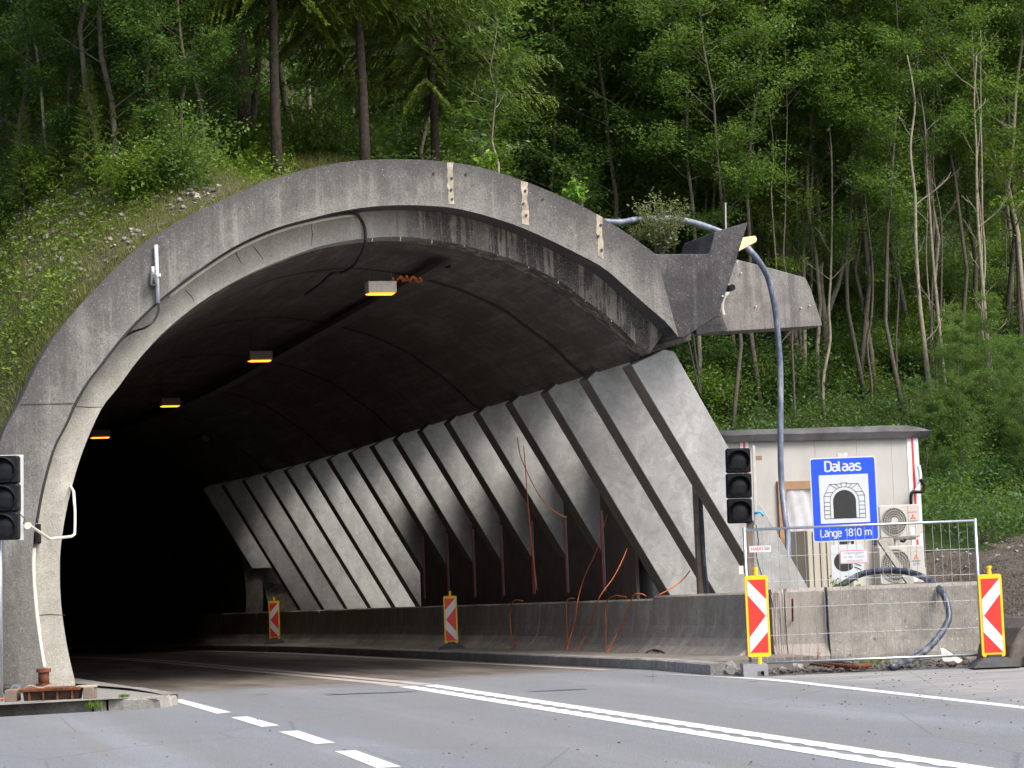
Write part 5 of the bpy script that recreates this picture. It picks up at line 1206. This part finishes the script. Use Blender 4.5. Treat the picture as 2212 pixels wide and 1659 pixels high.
stem([(1440,560,60),(1447,420,60),(1440,300,60),(1436,150,60)], .10, 'dark thin trunk over the shrub on the edge beam', branches=6, mat=m_bark)
for i in range(22):
    px = random.uniform(1540,2205); Y = random.uniform(52.5,61); y0 = 1000 if px > 2000 else 930; x_ = px; P_ = []
    for q in range(6): P_.append((x_, y0-q*random.uniform(75,105), Y)); x_ += random.gauss(-3,7)
    stem(P_, random.uniform(.03,.055), 'thin pale pole like stem in the right forest', 'thin_tree', 5, (m_barkp,m_bark)[i%3==0], .7)['group'] = 'thin stems of the right forest'
# dead forked tree on the left
stem([(105,330,41.5),(103,250,41.5),(98,200,41.5),(88,130,41.5),(82,60,41.5),(86,-20,41.5)], .07, 'leafless forked tree on the upper left slope', 'bare_tree', 16, m_bark, 1.3)
stem([(100,275,41.4),(70,240,41.4),(45,200,41.4),(10,150,41.4),(-5,80,41.4)], .045, 'thin leaning bare tree crossing the leafless one on the left', 'bare_tree', 6, m_bark, .8)
stem([(150,350,41.7),(148,260,41.7),(165,230,41.7),(190,190,41.7),(200,150,41.7)], .035, 'small bare sapling right of the leafless forked tree', 'bare_tree', 7, m_bark, .8)
for pts,l in (([(340,450,39),(345,390,39),(352,320,39),(358,270,39)],'thin grey sapling trunk above the left shoulder of the ring'),([(386,480,39),(384,400,39),(372,300,39),(362,215,39),(358,140,39)],'pale sapling stem next to the thin grey one'),([(418,460,39),(420,380,39),(422,300,39),(428,230,39)],'slim upright stem right of the pale sapling')):
    stem(pts, .03, l, 'sapling_stem', 5, m_barkp, .6)
# plants growing on the ring and planter
def small_plant(name, px, py, Y, hgt, n, mat, size, label, per=8, up_=1.5):
    p = PY(px,py,Y); tk = MB(); cs = []
    for i in range(n):
        A = random.uniform(0,6.28); lp_ = limb_path((0,0,-.05), (math.cos(A)*.6,math.sin(A)*.6,up_), hgt*random.uniform(.6,1.15), -.1, 6, .09)
        tk.tube(lp_, [.010,.008,.007,.006,.005,.004,.003], 4, False); cs += [tuple(q) for q in lp_[2:]]
    C,T,B,ti = leaf_arrays(cs, per, hgt*.055, size, .2, .0, squash=1)
    t = thing(name, label, 'plant', p); part('stems', tk, m_bark, t); new_obj('foliage', quad_mesh('foliage',C,T,B,ti,mat), t); return t
small_plant('silvery_shrub',1430,548,34.3,.95,34,m_leafs,.028,'large silvery shrub growing in the trough of the edge beam',14)
small_plant('silvery_shrub',1375,520,34.5,.45,12,m_leafs,.026,'small silvery shrub left of the large one on the beam',9,1.0)
small_plant('ring_plant',1258,447,33.2,.62,5,m_yleaf,.045,'bright green upright plant on the right shoulder of the ring',4,2.2)
small_plant('ring_plant',1240,437,33.3,.35,5,m_yleaf,.045,'low bright green plant left of the upright one',5,1.0)
small_plant('ring_plant',1050,364,33.5,.30,7,m_yleaf,.05,'bright green plant behind the ring near its first repair strip',5,1.0)
small_plant('wall_weed',1838,1290,31.9,.40,9,m_leafm,.03,'small leafy weed at the foot of the blue sign post',6,.8)
for i,(px,py,s,l) in enumerate(((1888,1437,.13,'grass tuft at the asphalt edge right of the pipes'),(1690,1440,.07,'small grass tuft beside the left beacon'),(202,1530,.10,'grass tuft in the crack left of the broken kerb stone'),(233,1524,.10,'grass tuft in the crack right of the broken kerb stone'),(268,1507,.05,'tiny grass tuft on the left pavement'))):
    p = PZ(px,py,.0 if px>1000 else .03 if py>1515 else .13); nn = 150; c = rng.normal(size=(nn,3))*[s*(1.2 if px > 1000 else .55),s*.5,0]; c[:,2] = s*.4
    T = rng.normal(size=(nn,3))*.35; T[:,2] = 1; T = T/np.linalg.norm(T,axis=1)[:,None]*s*rng.uniform(.3,.7,nn)[:,None]; B = np.cross(T,rng.normal(size=(nn,3))); B = B/np.linalg.norm(B,axis=1)[:,None]*.004
    o = new_obj('grass_tuft', quad_mesh('grass_tuft',c,T,B,np.clip(rng.normal(.5,.2,nn),0,1),m_leafg)); o.location = p; props(o, l, 'grass', 'grass tufts', 'stuff')
# ground cover on the slopes
def cover(name, n, sampler, size, mat, per=7, rad=.10, up=.05, label=None):
    cs = []
    while len(cs) < n:
        x,y = sampler(); cs.append((x,y,H_at(x,y)+up+random.expovariate(1/.12)))
    C,T,B,ti = leaf_arrays(cs, per, rad, size, .35, .1, squash=.8); o = new_obj(name, quad_mesh(name,C,T,B,ti,mat)); props(o, label, 'undergrowth', None, 'stuff')
def patchy(f, thr=.0):
    def s():
        while True:
            x,y = f()
            if math.sin(x*1.9+1)*math.sin(y*1.7+.5)+math.sin(x*.7-y*.9)+random.gauss(0,.35) > thr: return x,y
    return s
def samp(px0,px1,Y0,Y1):
    def f():
        Y = random.uniform(Y0,Y1); return spot(random.uniform(px0,px1), 700, Y)
    return f
cover('slope_ground_cover', 4200, patchy(samp(-80,640,33.7,41), .25), .032, m_leafg, 7, .09, .0, 'low green ground cover on the slope left of the arch')
def blades(name, n, sampler, L, mat, label, dz=0):
    c = np.array([(x,y,H_at(x,y)+dz) for x,y in (sampler() for _ in range(n))])
    T = rng.normal(size=(n,3))*.55; T[:,2] = 1; T /= np.linalg.norm(T,axis=1)[:,None]; l = L*rng.uniform(.4,1.2,n)[:,None]; T = T*l
    B = np.cross(T,rng.normal(size=(n,3))); B /= np.linalg.norm(B,axis=1)[:,None]; c = c+T*.8
    o = new_obj(name, quad_mesh(name,c,T,B*.0045,np.clip(rng.normal(.5,.22,n),0,1),mat)); props(o, label, 'grass', None, 'stuff')
m_dry = leaf_mat('dry grass',(.09,.09,.025),(.16,.16,.045),(.28,.26,.11))
blades('slope_grass', 52000, patchy(samp(-80,1000,33.5,41), -.5), .075, m_dry, 'yellowish grass on the slope left of the arch')
def rim():
    x = random.uniform(2.9,12.6); return x, 33.35+random.random()*.5
blades('rim_grass', 6000, rim, .085, m_dry, 'dry grass along the rim of the portal ring', .12)
cover('slope_weeds', 150, patchy(samp(-80,640,33.7,41), .1), .05, m_leafg, 9, .10, .08, 'large leaved light green weeds on the slope')
def fr1():
    while True:
        x,y = samp(-60,1400,39.5,52)()
        if okp(x,y) and not (8 < x < 11.5 and 36 < y < 44 and random.random() < .7): return x,y
cover('undergrowth', 8000, fr1, .06, m_leafg, 8, .22, .25, 'leafy undergrowth below the trees above the tunnel')
def fr2():
    while True:
        x,y = samp(1440,2330,39.4,66)()
        if okp(x,y) and (y > 47 or (x > 20.3 and (y > 40.8 or random.random()<.6))): return x,y
cover('forest_undergrowth', 9000, fr2, .05, m_leafd, 12, .24, .2, 'dark green undergrowth at the forest edge on the right')
for i in range(16):
    px = 2010+i*22+random.uniform(-8,8); Y = random.uniform(44,52); x,y = spot(px,1000,Y)
    if not okp(x,y): continue
    put(protos[(2,4,0,5)[i%4]], x, y, random.uniform(0,6.28), random.uniform(.16,.30), 'small leafy tree close behind the earth bank at the right', 'trees behind the earth bank')
def okf(f):
    def g_():
        while True:
            x,y = f()
            if okp(x,y) and not (12 < x < 16 and y < 72): return x,y
    return g_
cover('hill_undergrowth', 7000, okf(samp(-60,1300,51,88)), .10, m_leafm, 8, .35, .3, 'leafy undergrowth high on the hill above the tunnel')
cover('forest_floor_growth', 6000, okf(samp(1300,2330,64,100)), .11, m_leafd, 8, .35, .3, 'leafy growth on the forest floor of the right slope')
def ftop():
    return random.uniform(9.5,13.1), random.uniform(33.9,50)
cover('roof_growth', 1500, ftop, .04, m_leafm, 7, .12, .02, 'low growth on the tunnel roof')
# light stones in the scree and on the earth bank
m = MB()
for i in range(260):
    x,y = random.uniform(17,24), random.uniform(32.5,40); rockmesh(m, (x,y,H_at(x,y)+.01), random.choice((.012,.015,.02,.03,.045)), .6, 1)
solo('earth_stones', m, m_barr2, kind='stuff')
m = MB()
for i in range(900):
    x,y = samp(-40,480,34,40.5)() if i < 500 else (lambda: spot(*[(random.gauss(250,90)), 520, random.gauss(36.6,.8)]))()
    if y < 33.8: continue
    rockmesh(m, (x,y,H_at(x,y)+.01), random.choice((.02,.03,.04,.06)), .6, 1)
solo('scree_stones', m, m_barr2, kind='stuff')
for ob in list(protos)+bushes+con+sap:
    if ob.location.z < -400: 
        for c in list(ob.children): bpy.data.objects.remove(c)
        bpy.data.objects.remove(ob)

# ---------------------------------------------------------------- camera, light
cam = bpy.data.cameras.new('camera'); co = bpy.data.objects.new('camera', cam); COL.objects.link(co)
cam.sensor_width = 36; cam.lens = FPX/2212*36; cam.clip_end = 2000; cam.clip_start = .1
co.matrix_world = Matrix.Translation(CAM) @ M3.to_4x4()
sc.camera = co
w = bpy.data.worlds.new('World'); sc.world = w; w.use_nodes = True; nt = w.node_tree
sky = nt.nodes.new('ShaderNodeTexSky'); sky.sky_type = 'NISHITA'; sky.sun_disc = False
SE, SA = 52.0, 150.0     # elevation; azimuth clockwise from +Y (behind the camera, to the right)
sky.sun_elevation = R(SE); sky.sun_rotation = R(SA); sky.air_density = 1.0; sky.dust_density = 4.0; sky.ozone_density = .6
nt.links.new(sky.outputs[0], nt.nodes['Background'].inputs[0]); nt.nodes['Background'].inputs[1].default_value = .15
ld = bpy.data.lights.new('sun', 'SUN'); ld.energy = 2.0; ld.angle = R(30); ld.color = (1,.96,.9)
lo = bpy.data.objects.new('sun', ld); COL.objects.link(lo)
d = Vector((math.sin(R(SA))*math.cos(R(SE)), math.cos(R(SA))*math.cos(R(SE)), math.sin(R(SE))))
lo.rotation_euler = (-d).to_track_quat('-Z','Y').to_euler()
sc.view_settings.view_transform = 'Standard'; sc.view_settings.look = 'None'; sc.view_settings.exposure = 1.0; sc.view_settings.gamma = 1
sc.cycles.max_bounces = 6; sc.cycles.diffuse_bounces = 4; sc.cycles.transparent_max_bounces = 4; sc.cycles.use_denoising = True
